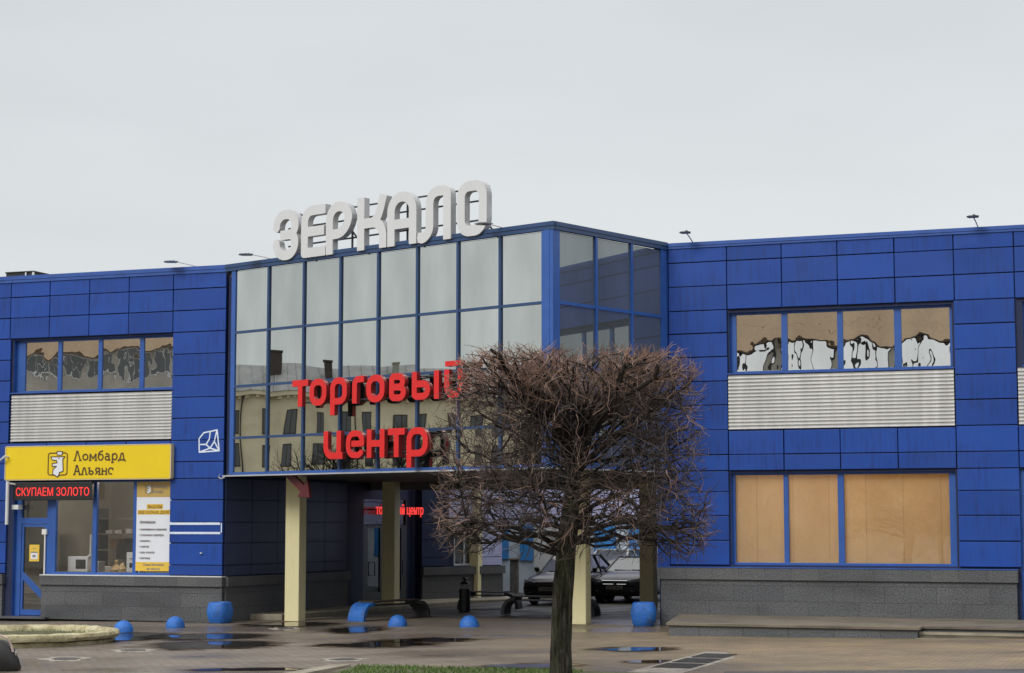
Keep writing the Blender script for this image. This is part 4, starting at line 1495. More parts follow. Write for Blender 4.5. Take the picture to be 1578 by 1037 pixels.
# ================================================================== roof floodlights
def floodlight(head='steel_dark'):
    o = empty('floodlight', (0, 0, 0), '', 'floodlight', 'floodlights along the roof edge')
    mb = MB()
    mb.prism([(-.22, -.75), (-.12, -.88), (.12, -.88), (.22, -.75), (.16, -.5), (-.16, -.5)], .27, .315)
    mb.tube([(0, -.66, .30), (0, -.66, .37), (0.06, -.6, .37)], .02, 6)
    mb.build('lamp_head', head, o, local=True)
    mb = MB()
    mb.tube([(0, -.5, .29), (.05, -.2, .16), (.09, .1, 0.0)], .022, 6)
    mb.tube([(.09, .1, 0.0), (.09, .1, -.1)], .03, 6)
    mb.build('arm', 'galv_steel', o, local=True)
    return o
fl0 = floodlight()
fl1 = floodlight('galv_steel')
for i, (F_, x, z, ang, lb) in enumerate(((FR, 0.75, 9.10, -20.4, 'roof floodlight over the inner end of the wing with papered windows'),
                                     (FR, 7.35, 9.10, -20.4, 'roof floodlight at the far end of the wing with papered windows'),
                                     (FL, -1.0, 9.12, -70, 'roof floodlight lying low over the corner of the wing above the yellow sign'),
                                     (FG, 1.55, 9.12, -75, 'low roof floodlight in front of the first white roof letter'),
                                     (FG, 9.45, 9.06, -60, 'low roof floodlight in front of the last white roof letter'))):
    o = fl0 if i == 0 else fl1 if i == 2 else copy_tree(fl0 if i < 2 else fl1)
    p = F_ @ Vector((x, 0.0 if i < 2 else 0.1, z))
    o.location = p
    o.rotation_euler = (0, 0, R_(ang))
    o.scale = (.9, .9, .4) if i >= 2 else (.62, .62, .62)
    o['label'] = lb
mb = MB(FL)
mb.box(-7.6, -6.70, 1.2, 1.9, 8.9, 9.40); mb.box(-7.62, -6.68, 1.18, 1.92, 9.40, 9.44)
vt = tag(mb.build('roof_vent', 'black_paint', bevel=.01), 'dark vent box on the roof at the left edge of the picture', 'vent')
mb = MB(FL); mb.box(-6.72, -6.66, 1.16, 1.19, 8.9, 9.40); mb.box(-6.95, -6.91, 1.16, 1.19, 8.9, 9.4); mb.build('corner_trim', 'white_metal', vt)

# ================================================================== inside the left shop
def shop_box(name, x0, x1, y0, y1, z0, z1, mat, label, cat, extra=None):
    mb = MB(FL)
    mb.box(x0, x1, y0, y1, z0, z1)
    o = tag(mb.build(name, mat, bevel=.015), label, cat)
    if extra:
        for nm, m_, (a_, b_, c_, d_) in extra:
            q_ = MB(FL); q_.box(a_, b_, y0 - .012, y0 - .001, c_, d_); q_.build(nm, m_, o)
    return o
mb = MB(FL); mb.box(-5.1, -1.6, .45, 1.1, 1.16, 1.22); mb.box(-5.05, -1.65, .5, 1.05, .06, 1.16)
tag(mb.build('display_counter', 'shelf_grey', bevel=.01), 'grey display counter standing along the inside of the left shop window', 'counter')
shop_box('microwave_oven', -4.92, -4.30, .5, .9, 1.222, 1.62, 'white_plastic', 'white microwave oven on the counter behind the pane next to the shop door', 'microwave', [('oven_window', 'black_paint', (-4.66, -4.36, 1.30, 1.54))])
shop_box('printer', -3.12, -2.72, .5, .85, 1.222, 1.74, 'white_plastic', 'tall white machine with a dark slot on the counter next to the poster', 'printer', [('output_slot', 'black_paint', (-3.02, -2.82, 1.34, 1.46)), ('vent', 'steel_dark', (-3.02, -2.82, 1.56, 1.58))])
mb = MB(FL)
mb.lathe([(.12, 0), (.16, .05), (.10, .14), (.03, .2), (.06, .28), (0, .32)], 14, (-3.55, .7, 1.222))
mb.lathe([(.09, 0), (.12, .08), (.05, .2), (0, .24)], 12, (-3.32, .62, 1.222))
tag(mb.build('gold_vase', 'gold_paint', smooth=True), 'gold coloured ornaments on the counter left of the white printer', 'ornament')
sh = empty('shelf_rack', tuple(FL @ Vector((-3.9, 2.2, 0.06))), 'grey shelf rack with papers standing deep inside the left shop', 'shelf')
for z in (1.75, 2.18, 2.6):
    mb = MB(FL); mb.box(-5.0, -2.7, 2.0, 2.5, z, z + .04); mb.build('shelf_board', 'shelf_grey', sh)
for x in (-5.0, -3.85, -2.75):
    mb = MB(FL); mb.box(x, x + .05, 2.01, 2.49, .06, 2.9); mb.build('upright', 'steel_dark', sh)
rnd = random.Random(4)
for i in range(7):
    x = -4.8 + i * .29 + rnd.random() * .08
    mb = MB(FL); mb.box(x, x + .18 + rnd.random() * .06, 2.08, 2.35, 2.221, 2.26 + rnd.random() * .12)
    tag(mb.build('paper_stack', 'white_plastic'), 'stack of white papers on the upper shelf inside the left shop', 'papers', 'paper stacks on the shop shelf')
for i in range(5):
    x = -4.7 + i * .42 + rnd.random() * .1
    mb = MB(FL); mb.box(x, x + .25, 2.08, 2.4, 1.791, 1.95 + rnd.random() * .15)
    tag(mb.build('file_box', 'black_paint' if i % 2 else 'cardboard', bevel=.01), 'small storage box on the lower shelf inside the left shop', 'box', 'storage boxes on the shop shelf')
mo = empty('monitor', tuple(FL @ Vector((-3.62, 1.35, 1.222))), 'black computer monitor on a stand behind the gold ornaments in the left shop', 'monitor')
mb = MB(FL); mb.box(-3.95, -3.35, 1.3, 1.34, 1.55, 1.98); mb.build('screen', 'black_paint', mo, bevel=.01)
mb = MB(FL); mb.box(-3.68, -3.62, 1.345, 1.375, 1.22, 1.6); mb.box(-3.78, -3.52, 1.25, 1.42, 1.16, 1.219); mb.build('stand', 'steel_dark', mo)
shop_box('work_table', -4.9, -3.2, 1.22, 1.7, 1.05, 1.158, 'cardboard', 'brown work table behind the display counter in the left shop', 'table')
shop_box('scale_box', -4.18, -3.95, .5, .8, 1.222, 1.5, 'galv_steel', 'grey metal weighing box between the microwave and the gold ornaments', 'scale')
shop_box('catalogue_pile', -4.75, -4.25, 1.28, 1.6, 1.16, 1.34, 'poster_white', 'pile of white catalogues on the brown work table in the left shop', 'catalogues')
mb = MB(FL); mb.tube([(-4.30, .62, 1.62), (-4.30, .62, 2.2)], .022, 8); mb.lathe([(.07, 0), (.07, .03), (0, .03)], 12, (-4.30, .62, 1.622))
tag(mb.build('light_tube', 'white_plastic'), 'short white upright light tube standing on the microwave in the left shop', 'lamp')
shop_box('carton', -3.12, -2.73, .95, 1.09, 2.18, 2.62, 'cardboard', 'brown cardboard panel hanging in the shop window above the white printer', 'carton')
for i, (x, y) in enumerate(((-3.25, 1.6), (-3.1, 2.2), (-2.95, 1.5))):
    mb = MB(FL); mb.lathe([(.07, 0), (.07, .02), (0, .02)], 12, (x, y, 3.9))
    tag(mb.build('ceiling_lamp', 'lamp_warm'), 'small lit ceiling spot inside the left shop', 'lamp', 'ceiling spots in the left shop')
    pl_l = bpy.data.lights.new('shop_light', 'POINT'); pl_l.energy = 40; pl_l.color = (1, .86, .7); pl_l.shadow_soft_size = .1
    lo = bpy.data.objects.new('shop_light', pl_l); COL.objects.link(lo); lo.location = FL @ Vector((x, y, 3.8))
for i, x in enumerate((2.4, 4.1, 5.9)):
    mb = MB(FR); mb.lathe([(.09, 0), (.09, .03), (0, .03)], 12, (x, 1.9, 4.1))
    tag(mb.build('ceiling_lamp', 'lamp_warm'), 'lit ceiling lamp in the room behind the kraft paper window', 'lamp', 'ceiling lamps behind the kraft paper')
    pl_l = bpy.data.lights.new('room_light', 'POINT'); pl_l.energy = 60; pl_l.color = (1, .95, .88); pl_l.shadow_soft_size = .3
    lo = bpy.data.objects.new('room_light', pl_l); COL.objects.link(lo); lo.location = FR @ Vector((x, 1.9, 3.6))
for i, x in enumerate((-4.95, -4.1, -2.45, -1.75)):
    mb = MB(FL); mb.lathe([(.06, 0), (.06, .02), (0, .02)], 12, (x, .9, 7.28 - (.25 if i == 2 else 0)))
    tag(mb.build('ceiling_lamp', 'lamp_warm'), 'small lit spot lamp behind the upper window over the yellow sign', 'lamp', 'spot lamps behind the upper left window')

# ================================================================== terrace, steps, sidewalk
mb = MB(FR)
tz = 0.40
mb.prism([(1.25, -3.9), (6.45, -3.9), (6.45, -3.35), (16, -3.35), (16, -0.1), (0.50, -0.1)], 0.0, tz - .05, m=0)
mb.prism([(1.20, -3.96), (6.50, -3.96), (6.50, -3.4), (16, -3.4), (16, -0.102), (0.44, -0.102)], tz - .05, tz, m=1)
tag(mb.build('terrace', ['granite_blocks', 'terrace_slab'], bevel=.008), kind='structure')
mb = MB(FR)
mb.box(6.46, 16, -3.75, -3.41, 0, .30, 0)
mb.box(6.455, 16, -4.05, -3.76, 0, .19, 0)
mb.box(6.46, 16, -3.77, -3.752, .25, .303, 1)
mb.box(6.455, 16, -4.07, -4.052, .15, .193, 1)
tag(mb.build('steps', ['terrace_slab', 'kerb_stone']), kind='structure')
mb = MB(FR)
mb.box(6.2, 16, -4.25, -4.09, 0, .16)
tag(mb.build('kerb', 'kerb_stone', bevel=.02), kind='structure')
nrm_ = Vector((WD.y, -WD.x))
mb = MB()
p0, p1, p2 = LA + WD * 1.2, LC, LD
q0, q1, q2 = p0 + nrm_ * 1.0, p1 + nrm_ * 1.6, p2 + Vector((1.2, -1.0))
mb.prism([tuple(p0), tuple(p1), tuple(p2), tuple(p2 + Vector((2.4, 2.6))), tuple(p2 + Vector((3.2, 1.4))), tuple(q2), tuple(q1), tuple(q0)], 0.0, 0.16)
tag(mb.build('sidewalk', 'kerb_stone', bevel=.02), kind='structure')

# manhole frames, light kerb lines, puddles, drain
def blob(cx, cy, rx, ry, rot, seed, dz, mat, name, n=40, rough=.36, kind='structure', label=None, cat=None, group=None):
    rnd = random.Random(seed)
    ph = [(rnd.random() * 6.28, rnd.uniform(.4, 1) / k) for k in range(1, 7)]
    pts = []
    for i in range(n):
        a_ = 2 * math.pi * i / n
        r = 1 + rough * sum(am * math.sin((k + 1) * a_ + p_) for k, (p_, am) in enumerate(ph))
        x, y = rx * r * math.cos(a_), ry * r * math.sin(a_)
        X = cx + x * math.cos(rot) - y * math.sin(rot); Y = cy + x * math.sin(rot) + y * math.cos(rot)
        pts.append((X, Y))
    mb = MB()
    tri = tessellate_polygon([[Vector((p[0], p[1], 0)) for p in pts]])
    mb.faces(flat(pts, dz), [tuple(t) for t in tri])
    ob = mb.build(name, mat, recalc=False)
    for p in ob.data.polygons:
        if p.normal.z < 0: p.flip()
    return tag(ob, label, cat, group, kind)
def spot(px, py):
    """ground point seen at a pixel of the photograph (measured once)"""
    c = ((px - 789) / 2900, -(py - 518.5) / 2900)
    d = Vector((c[0], math.cos(PITCH) - c[1] * math.sin(PITCH), math.sin(PITCH) + c[1] * math.cos(PITCH)))
    t = (CAM_H - SLOPE * 7.36) / (SLOPE * d.x - d.z)
    return d.x * t, d.y * t
for i, (px, py, rx, ry) in enumerate(((330, 995, 1.15, 1.0), (570, 994, .95, .7), (655, 987, .85, .6), (982, 1001, .62, .5), (552, 971, .5, 1.0), (195, 981, .8, 1.2),
                                      (330, 981, 1.0, .9), (455, 962, .9, .9), (815, 1027, .6, .45), (1010, 1020, .45, .25), (385, 1032, .8, .25), (120, 953, 2.2, .8))):
    x, y = spot(px, py)
    blob(x, y, rx * 1.75, ry * 1.75, -.1, 20 + i, .006 + .0007 * i, 'puddle_water', 'puddle', rough=.10)
for i, (px, py, rx, ry, lb) in enumerate(((205, 1003, .42, .55, 'worn pale manhole surround nearest the blue bollards on the left'), (100, 1016, .50, .62, 'worn pale manhole surround nearest the black bag'), (530, 1017, .45, .45, 'worn pale manhole surround left of the lawn'), (440, 969, .35, .55, 'wet pale manhole surround at the foot of the leftmost cream pillar'))):
    x, y = spot(px, py)
    o = empty('manhole', (x, y, gz(x)), lb, 'manhole', 'manhole surrounds in the paving', rz=0.3)
    r_ = random.Random(i)
    for rad, dz, nm, mt in ((1.0, .012, 'surround', 'manhole_light'), (.55, .020, 'cover', 'iron_dark')):
        pts = []
        for k in range(22):
            a_ = 2 * math.pi * k / 22
            sq = (abs(math.cos(a_)) ** 2.6 + abs(math.sin(a_)) ** 2.6) ** (-1 / 2.6)
            f_ = rad * sq * r_.uniform(.68, 1.12)
            pts.append((rx * f_ * math.cos(a_), ry * f_ * math.sin(a_)))
        mb = MB(); mb.prism(pts, -.02, dz); mb.build(nm, mt, o, local=True)
# drain channel with gratings before the terrace
dx, dy = spot(1078, 1018)
F5 = Matrix.Translation((dx, dy, gz(dx))) @ Matrix.Rotation(R_(-22), 4, 'Z')
o = empty('drain_channel', (dx, dy, gz(dx)), 'dark drain gratings in a pale concrete strip in front of the right terrace', 'drain', rz=R_(70))
mb = MB(); mb.box(-3.3, 2.2, -.44, .44, -.02, .008); mb.build('concrete_strip', 'manhole_light', o, local=True)
for k in range(3):
    mb = MB(); mb.box(-1.9 + k * 1.25, -.82 + k * 1.25, -.34 + k * .03, .34 - k * .02, .0, .014)
    for j in range(8):
        mb.box(-1.85 + k * 1.25 + j * .12, -1.80 + k * 1.25 + j * .12, -.31, .31, .014, .022)
    mb.build('grating', 'iron_dark', o, local=True)

# lawn strip with the tree standing in it
lx = [(-2.62, 32.4), (0.66, 30.95), (2.2, 30.2), (1.6, 20.0), (-5.5, 20.0)]
mb = MB(); mb.face(flat(lx, .03)); 
mb.face(flat([lx[0], lx[1], lx[1]], .03)) if False else None
lw = MB()
tag(mb.build('lawn', 'moss_soil', recalc=False), kind='structure')
rnd = random.Random(3)
gb = MB()
for i in range(5200):
    t, u = rnd.random(), rnd.random() ** 1.6
    x = -2.62 + 3.75 * t
    yb_ = 32.35 - (x + 2.62) * .442
    y = yb_ - u * 3.4
    x -= u * .35
    h = rnd.uniform(.025, .075)
    a_ = rnd.random() * 6.28
    wd = rnd.uniform(.006, .014)
    lx_, ly_ = rnd.uniform(-.04, .04), rnd.uniform(-.04, .04)
    z = gz(x) + .025
    gb.face([(x - wd * math.cos(a_), y - wd * math.sin(a_), z), (x + wd * math.cos(a_), y + wd * math.sin(a_), z), (x + lx_, y + ly_, z + h)])
tag(gb.build('grass', 'grass_blades', recalc=False), 'short green lawn grass in the near foreground', 'grass', kind='stuff')
mb = MB()
k0, k1 = Vector((-2.75, 32.55)), Vector((-3.6, 29.8))
mb.prism([(k0.x, k0.y), (k0.x - .35, k0.y - .1), (k1.x - .35, k1.y), (k1.x, k1.y)], 0.0, .10)
tag(mb.build('lawn_kerb', 'kerb_stone', bevel=.01), kind='structure')

# ================================================================== street furniture
b0 = None
for i, (px, py, lb) in enumerate(((190, 974, 'blue hemispherical bollard touching the cream flowerbed ring'), (270, 967, 'blue hemispherical bollard before the stone plinth, between ring and blue planter'),
                                  (613, 965, 'blue hemispherical bollard just right of the blue bench'), (723, 966, 'blue hemispherical bollard standing before the black litter bin'))):
    x, y = spot(px, py)
    if b0 is None:
        mb = MB()
        mb.lathe([(.228, -.03), (.232, .03)] + [(.228 * math.cos(R_(a_)), .035 + .235 * math.sin(R_(a_))) for a_ in range(6, 90, 7)] + [(0, .27)], 32)
        b0 = mb.build('bollard', 'blue_concrete', smooth=True)
        o = b0
    else:
        o = b0.copy(); COL.objects.link(o)
    o.location = (x, y, gz(x)); o.rotation_euler = (0, 0, i * 1.3)
    tag(o, lb, 'bollard', 'blue concrete bollards')
def planter():
    o = empty('planter', (0, 0, 0), '', 'planter', 'blue barrel planters')
    n = 8
    mb = MB()
    prof = [(.235, .0), (.255, .03), (.295, .12), (.32, .25), (.32, .35), (.295, .46), (.27, .515), (.255, .525), (.24, .53), (.225, .48), (0, .47)]
    V, Fc = [], []
    N = 40
    for r, z in prof:
        for k in range(N):
            a_ = 2 * math.pi * k / N
            sq = (abs(math.cos(a_)) ** 3.4 + abs(math.sin(a_)) ** 3.4) ** (-1 / 3.4) if r > 0 else 1
            V.append((r * .90 * sq * math.cos(a_), r * .90 * sq * math.sin(a_), z))
    for i in range(len(prof) - 1):
        for k in range(N):
            Fc.append((i * N + k, i * N + (k + 1) % N, (i + 1) * N + (k + 1) % N, (i + 1) * N + k))
    mb.faces(V, Fc)
    mb.build('bowl', 'blue_concrete', o, smooth=True, local=True)
    mb = MB(); mb.box(-.22, .22, -.22, .22, -.03, .012); mb.build('foot', 'concrete_dark', o, local=True)
    mb = MB(); mb.lathe([(.2, .47), (.12, .5), (0, .51)], 14); mb.build('soil', 'moss_soil', o, local=True)
    return o
pl0 = planter()
x, y = spot(337, 961)
pl0.location = (x, y + .2, gz(x)); pl0.rotation_euler = (0, 0, R_(-28)); pl0['label'] = 'blue square-shouldered planter tub at the corner below the taped blue wall'
pc = copy_tree(pl0); x, y = spot(993, 966)
pc.location = (x, y + .2, gz(x)); pc.rotation_euler = (0, 0, R_(-12)); pc['label'] = 'blue square-shouldered planter tub between the last pillar and the terrace'
pc.scale = (1.0, 1.0, 1.05)

def bench(end_near, end_far, seat_mat, name_label, loc, rz, group='benches in the passage', hl=.98):
    o = empty('bench', loc, name_label, 'bench', group, rz)
    # curved concrete ends: a quarter-round shell seen from outside, seat planks between them
    def end(x0, x1, sgn):
        pts_o = [(sgn * -.34 * 1.0, 0.0)]
        outer, inner = [], []
        for k in range(10):
            a_ = R_(90 * k / 9)
            outer.append((-.36 * math.cos(a_) + .0, .06 + .44 * math.sin(a_)))
            inner.append((-.27 * math.cos(a_) + .0, .06 + .35 * math.sin(a_)))
        poly = [(-.36, 0)] + outer + [(.05, .50), (.05, .41)] + inner[::-1] + [(-.27, 0)]
        return poly
    for x_off, mat, flip in ((-hl, end_near, 1), (hl, end_far, -1)):
        mb = MB()
        poly = [(x_off + flip * (p[0] + .05), p[1]) for p in end(0, 0, 1)]
        mb.prism(poly, -.27, .27, axis='y')
        mb.build('end_support', mat, o, local=True, bevel=.012)
    for k in range(4):
        mb = MB(); mb.box(-hl + .06, hl - .06, -.25 + k * .13, -.14 + k * .13, .44 + .066, .50 + .04); mb.build('seat_plank', seat_mat, o, local=True)
    mb = MB(); mb.box(-hl + .08, hl - .08, -.2, .2, .40, .43); mb.build('under_frame', 'steel_dark', o, local=True)
    o.scale = (1, 1, .92)
    return o
x, y = spot(552, 957)
bench('blue_concrete', 'concrete_dark', 'wood_dark', 'bench with a bright blue curved end beside the second pillar', (x + .75, y + .75, gz(x) + .0), R_(52))
x, y = spot(752, 939)
bench('concrete_dark', 'concrete_dark', 'wood_dark', 'dark bench with a curved end right behind the black litter bin', (x + .05, y + .3, gz(x)), R_(-14), hl=.58)
x, y = spot(895, 949)
bench('concrete_dark', 'concrete_dark', 'wood_dark', 'dark bench mostly hidden behind the pillar next to the tree trunk', (x - .78, y + .3, gz(x)), R_(-20))

x, y = spot(716, 943)
bn_ = empty('litter_bin', (x, y, gz(x)), 'black cylindrical litter bin with a tiered cap at the end of the dark bench', 'litter bin')
bn_.scale = (.70, .70, .88)
mb = MB(); mb.lathe([(.20, 0), (.22, .02), (.22, .70), (.20, .72), (.0, .72)], 20); mb.build('bin_body', 'black_paint', bn_, smooth=True, local=True)
mb = MB()
for k in range(4):
    a_ = k * math.pi / 2 + .4
    mb.tube([(.14 * math.cos(a_), .14 * math.sin(a_), .70), (.14 * math.cos(a_), .14 * math.sin(a_), .90)], .015, 6)
mb.build('cap_posts', 'steel_dark', bn_, local=True)
mb = MB(); mb.lathe([(.19, .86), (.17, .90), (.06, .96), (.05, 1.0), (.15, 1.03), (.05, 1.07), (0, 1.08)], 18); mb.build('cap', 'black_paint', bn_, smooth=True, local=True)

# round flowerbed ring in the left foreground
cx_, cy_ = -10.45, 40.6
fb = empty('flowerbed_ring', (cx_, cy_, gz(cx_)), 'round worn cream concrete flowerbed ring at the left edge of the square', 'flowerbed')
fb.scale = (1, 1, .86)
mb = MB(); rnd = random.Random(9)
n, mN = 72, 10
V, Fc = [], []
prof = [(1.90, -.03), (1.92, .10), (1.86, .13), (2.0, .14), (2.04, .22), (2.02, .29), (1.94, .32), (1.84, .31), (1.78, .24), (1.76, .15)]
for k in range(n):
    a_ = 2 * math.pi * k / n
    for r, z in prof:
        j = rnd.uniform(-.012, .012)
        V.append(((r + j) * math.cos(a_), (r + j) * math.sin(a_), z + rnd.uniform(-.01, .01)))
for k in range(n):
    for i in range(len(prof) - 1):
        Fc.append((k * mN + i, ((k + 1) % n) * mN + i, ((k + 1) % n) * mN + i + 1, k * mN + i + 1))
mb.faces(V, Fc); mb.build('rim', 'worn_cream_concrete', fb, smooth=True, local=True)
mb = MB(); mb.lathe([(1.80, .16), (1.2, .21), (.5, .24), (0, .25)], 40); mb.build('soil', 'moss_soil', fb, smooth=True, local=True)
gb = MB()
for i in range(900):
    a_, r = rnd.random() * 6.28, 1.75 * rnd.random() ** .5
    x, y, z = r * math.cos(a_), r * math.sin(a_), .2
    h = rnd.uniform(.01, .05); b_ = rnd.random() * 6.28
    gb.face([(x - .012 * math.cos(b_), y - .012 * math.sin(b_), z), (x + .012 * math.cos(b_), y + .012 * math.sin(b_), z), (x + rnd.uniform(-.04, .04), y + rnd.uniform(-.04, .04), z + h)])
tag(gb.build('sparse_grass', 'grass_blades', fb, local=True, recalc=False), kind='stuff')

# black bag in the left corner
x, y = spot(2, 1034)
bg_ = empty('handbag', (x, y, gz(x)), 'black leather bag with a pale strap standing on the paving in the lower left corner', 'bag', rz=.15)
mb = MB()
V, Fc = [], []
lev = [(0, .30, .14), (.06, .33, .16), (.2, .31, .16), (.36, .25, .13), (.46, .19, .09), (.52, .12, .05), (.535, .05, .02)]
N = 28
for z, rx, ry in lev:
    for k in range(N):
        a_ = 2 * math.pi * k / N
        sq = (abs(math.cos(a_)) ** 4 + abs(math.sin(a_)) ** 4) ** -.25
        w_ = 1 + .03 * math.sin(5 * a_ + z * 14)
        V.append((rx * sq * w_ * math.cos(a_) - z * .12, ry * sq * w_ * math.sin(a_), z))
for i in range(len(lev) - 1):
    for k in range(N):
        Fc.append((i * N + k, i * N + (k + 1) % N, (i + 1) * N + (k + 1) % N, (i + 1) * N + k))
Fc.append(tuple(range(N - 1, -1, -1))); Fc.append(tuple((len(lev) - 1) * N + k for k in range(N)))
mb.faces(V, Fc); mb.build('bag_body', 'bag_leather', bg_, smooth=True, local=True)
mb = MB(); mb.tube([(.17, -.12, .44), (.10, -.14, .56), (-.05, -.1, .62), (-.2, -.05, .60), (-.28, 0, .48)], .018, 8); mb.tube([(.2, -.13, .33), (.17, -.12, .44)], .02, 8)
mb.build('strap', 'strap_pale', bg_, smooth=True, local=True)
mb = MB(); mb.box(.235, .275, -.14, -.09, .27, .33); mb.build('buckle', 'chrome', bg_, local=True, bevel=.005)

# ================================================================== cars
def car(loc, rz, body_mat, label, plate, L=4.4, W=1.72, H=1.42, hood=0.92, wide_grille=True):
    """front faces local -y"""
    o = empty('parked_car', loc, label, 'car', 'cars parked in the yard behind the passage', rz)
    # stations: y, half width at sill, half width at belt, z bottom, z belt/hood, z crown
    st = [(0.0, .62, .60, .42, .56, .58), (.05, .74, .72, .30, .66, .68), (.20, .82, .79, .22, .74, .78), (.55, .85, .82, .20, .82, .87), (1.05, W / 2, W / 2 - .05, .20, .88, .94),
          (1.45, W / 2, W / 2 - .04, .20, .91, .97), (2.6, W / 2, W / 2 - .03, .20, .93, .96), (3.5, W / 2, W / 2 - .04, .22, .95, .98), (4.1, .84, .79, .26, .94, .97), (L, .74, .70, .36, .86, .88)]
    V, Fc = [], []
    for y_, ws, wb, zb, zh, zc in st:
        ring_ = [(0, zb), (ws * .8, zb), (ws, zb + .12), (ws + .015, (zb + zh) / 2), (wb + .01, zh - .06), (wb - .06, zh), (wb * .55, zc - .01), (0, zc)]
        full = ring_ + [(-p[0], p[1]) for p in ring_[-2:0:-1]]
        V += [(p[0], y_, p[1]) for p in full]
    N = 14
    for i in range(len(st) - 1):
        for k in range(N):
            Fc.append((i * N + k, i * N + (k + 1) % N, (i + 1) * N + (k + 1) % N, (i + 1) * N + k))
    Fc.append(tuple(range(N))); Fc.append(tuple((len(st) - 1) * N + k for k in range(N)))
    mb = MB(); mb.faces(V, Fc)
    mb.build('body', body_mat, o, smooth=True, local=True)
    # cabin
    rf = [(1.30, .70, .93), (2.05, .56, H - .03), (2.5, .575, H), (3.1, .56, H - .03), (3.95, .66, .95)]
    mb = MB()
    mb.prism([(-.54, 2.03), (.54, 2.03), (.56, 2.5), (.54, 3.15), (-.54, 3.15), (-.56, 2.5)], H - .035, H)
    for s_ in (-1, 1):
        mb.tube([(s_ * .72, 1.30, .93), (s_ * .56, 2.05, H - .02)], .032, 6)
        mb.tube([(s_ * .56, 2.05, H - .02), (s_ * .56, 3.1, H - .02)], .03, 6)
        mb.tube([(s_ * .56, 3.1, H - .02), (s_ * .68, 3.95, .94)], .05, 6)
        mb.tube([(s_ * .78, 2.55, .93), (s_ * .575, 2.5, H - .02)], .035, 6)
    mb.build('roof', body_mat, o, smooth=True, local=True)
    mb = MB(); mb.face([(-.70, 1.31, .935), (.70, 1.31, .935), (.54, 2.04, H - .025), (-.54, 2.04, H - .025)]); mb.build('windscreen', 'car_glass', o, local=True)
    mb = MB(); mb.face([(-.66, 3.93, .955), (.66, 3.93, .955), (.54, 3.12, H - .025), (-.54, 3.12, H - .025)]); mb.build('rear_window', 'car_glass', o, local=True)
    for s_ in (-1, 1):
        mb = MB(); mb.face([(s_ * .72, 1.36, .935), (s_ * .78, 2.55, .94), (s_ * .70, 3.88, .95), (s_ * .555, 3.1, H - .03), (s_ * .565, 2.06, H - .03)]); mb.build('side_window', 'car_glass', o, local=True)
        mb = MB(); mb.prism([(s_ * .45, .60), (s_ * .74, .66), (s_ * .76, .76), (s_ * .46, .70)], .06, .13, axis='y'); mb.build('headlight', 'lens_clear', o, local=True, bevel=.01)
        mb = MB(); mb.lathe([(0, 0), (.05, .02), (.08, .08), (.07, .15), (0, .18)], 12, (s_ * .93, 1.55, .92)); mb.tube([(s_ * .78, 1.55, .95), (s_ * .92, 1.55, .97)], .02, 6); mb.build('wing_mirror', 'black_paint', o, smooth=True, local=True)
        mb = MB(); mb.lathe([(.05, 0), (.05, .02), (0, .02)], 10, (s_ * .55, .02, .36)); mb.build('fog_lamp', 'lens_clear', o, local=True)
    mb = MB(); mb.prism([(-.36, .575), (.36, .575), (.40, .67), (-.40, .67)], -.01, .05, axis='y'); gr = mb.build('grille', 'black_paint', o, local=True)
    mb = MB(); mb.tube([(-.40, -.012, .675), (.40, -.012, .675)], .014, 6)
    if not wide_grille: mb.tube([(-.36, -.012, .57), (.36, -.012, .57)], .012, 6); mb.lathe([(.0, 0), (.06, .005), (.06, .015), (0, .02)], 12, (0, -.02, .61))
    mb.build('grille_trim', 'chrome', gr, local=True)
    mb = MB(); mb.box(-.26, .26, -.03, .0, .42, .53); pl_ = mb.build('number_plate', 'plate_white', o, local=True)
    cu = text_mesh(plate, .09, Matrix.Translation(o.location), 0, .44, -.034, 'plate_text', 'black_paint', o, width=.44, align='CENTER', depth=.002)
    if cu:
        cu.parent = pl_
    mb = MB(); mb.box(-.72, .72, .02, .10, .24, .36); mb.build('lower_bumper', 'black_rubber', o, local=True, bevel=.03)
    mb = MB(); mb.tube([(.1, 1.22, .955), (-.45, 1.33, .965)], .012, 5); mb.tube([(.6, 1.22, .955), (.1, 1.33, .968)], .012, 5); mb.build('wipers', 'black_rubber', o, local=True)
    for s_ in (-1, 1):
        for y_ in (.85, 3.45):
            mb = MB(Matrix.Translation((s_ * .74, y_, .30)) @ Matrix.Rotation(math.pi / 2, 4, 'Y'))
            mb.lathe([(.18, -.09), (.27, -.10), (.305, -.07), (.305, .07), (.27, .10), (.18, .09)], 20); wh = mb.build('wheel', 'black_rubber', o, smooth=True, local=True)
            mb = MB(Matrix.Translation((s_ * .74, y_, .30)) @ Matrix.Rotation(math.pi / 2, 4, 'Y'))
            mb.lathe([(0, -.085), (.18, -.085), (.18, .085), (0, .085)], 14); mb.build('rim', 'galv_steel', wh, local=True)
    return o
car((1.03, 55.6, gz(1.0)), R_(-22), 'car_dark', 'dark plum hatchback parked nose out, left of the tree trunk', '3170 OM-7', H=1.46)
car((3.05, 56.4, gz(3.0)), R_(-22), 'car_silver', 'dark silver saloon with an oval chrome grille parked between two pillars', '7110 PM-7', H=1.36, wide_grille=False)
car((2.6, 62.6, gz(2.6)), R_(-24), 'car_white', 'white car parked behind the dark silver saloon, only its top showing', '4402 OB-7', H=1.5)

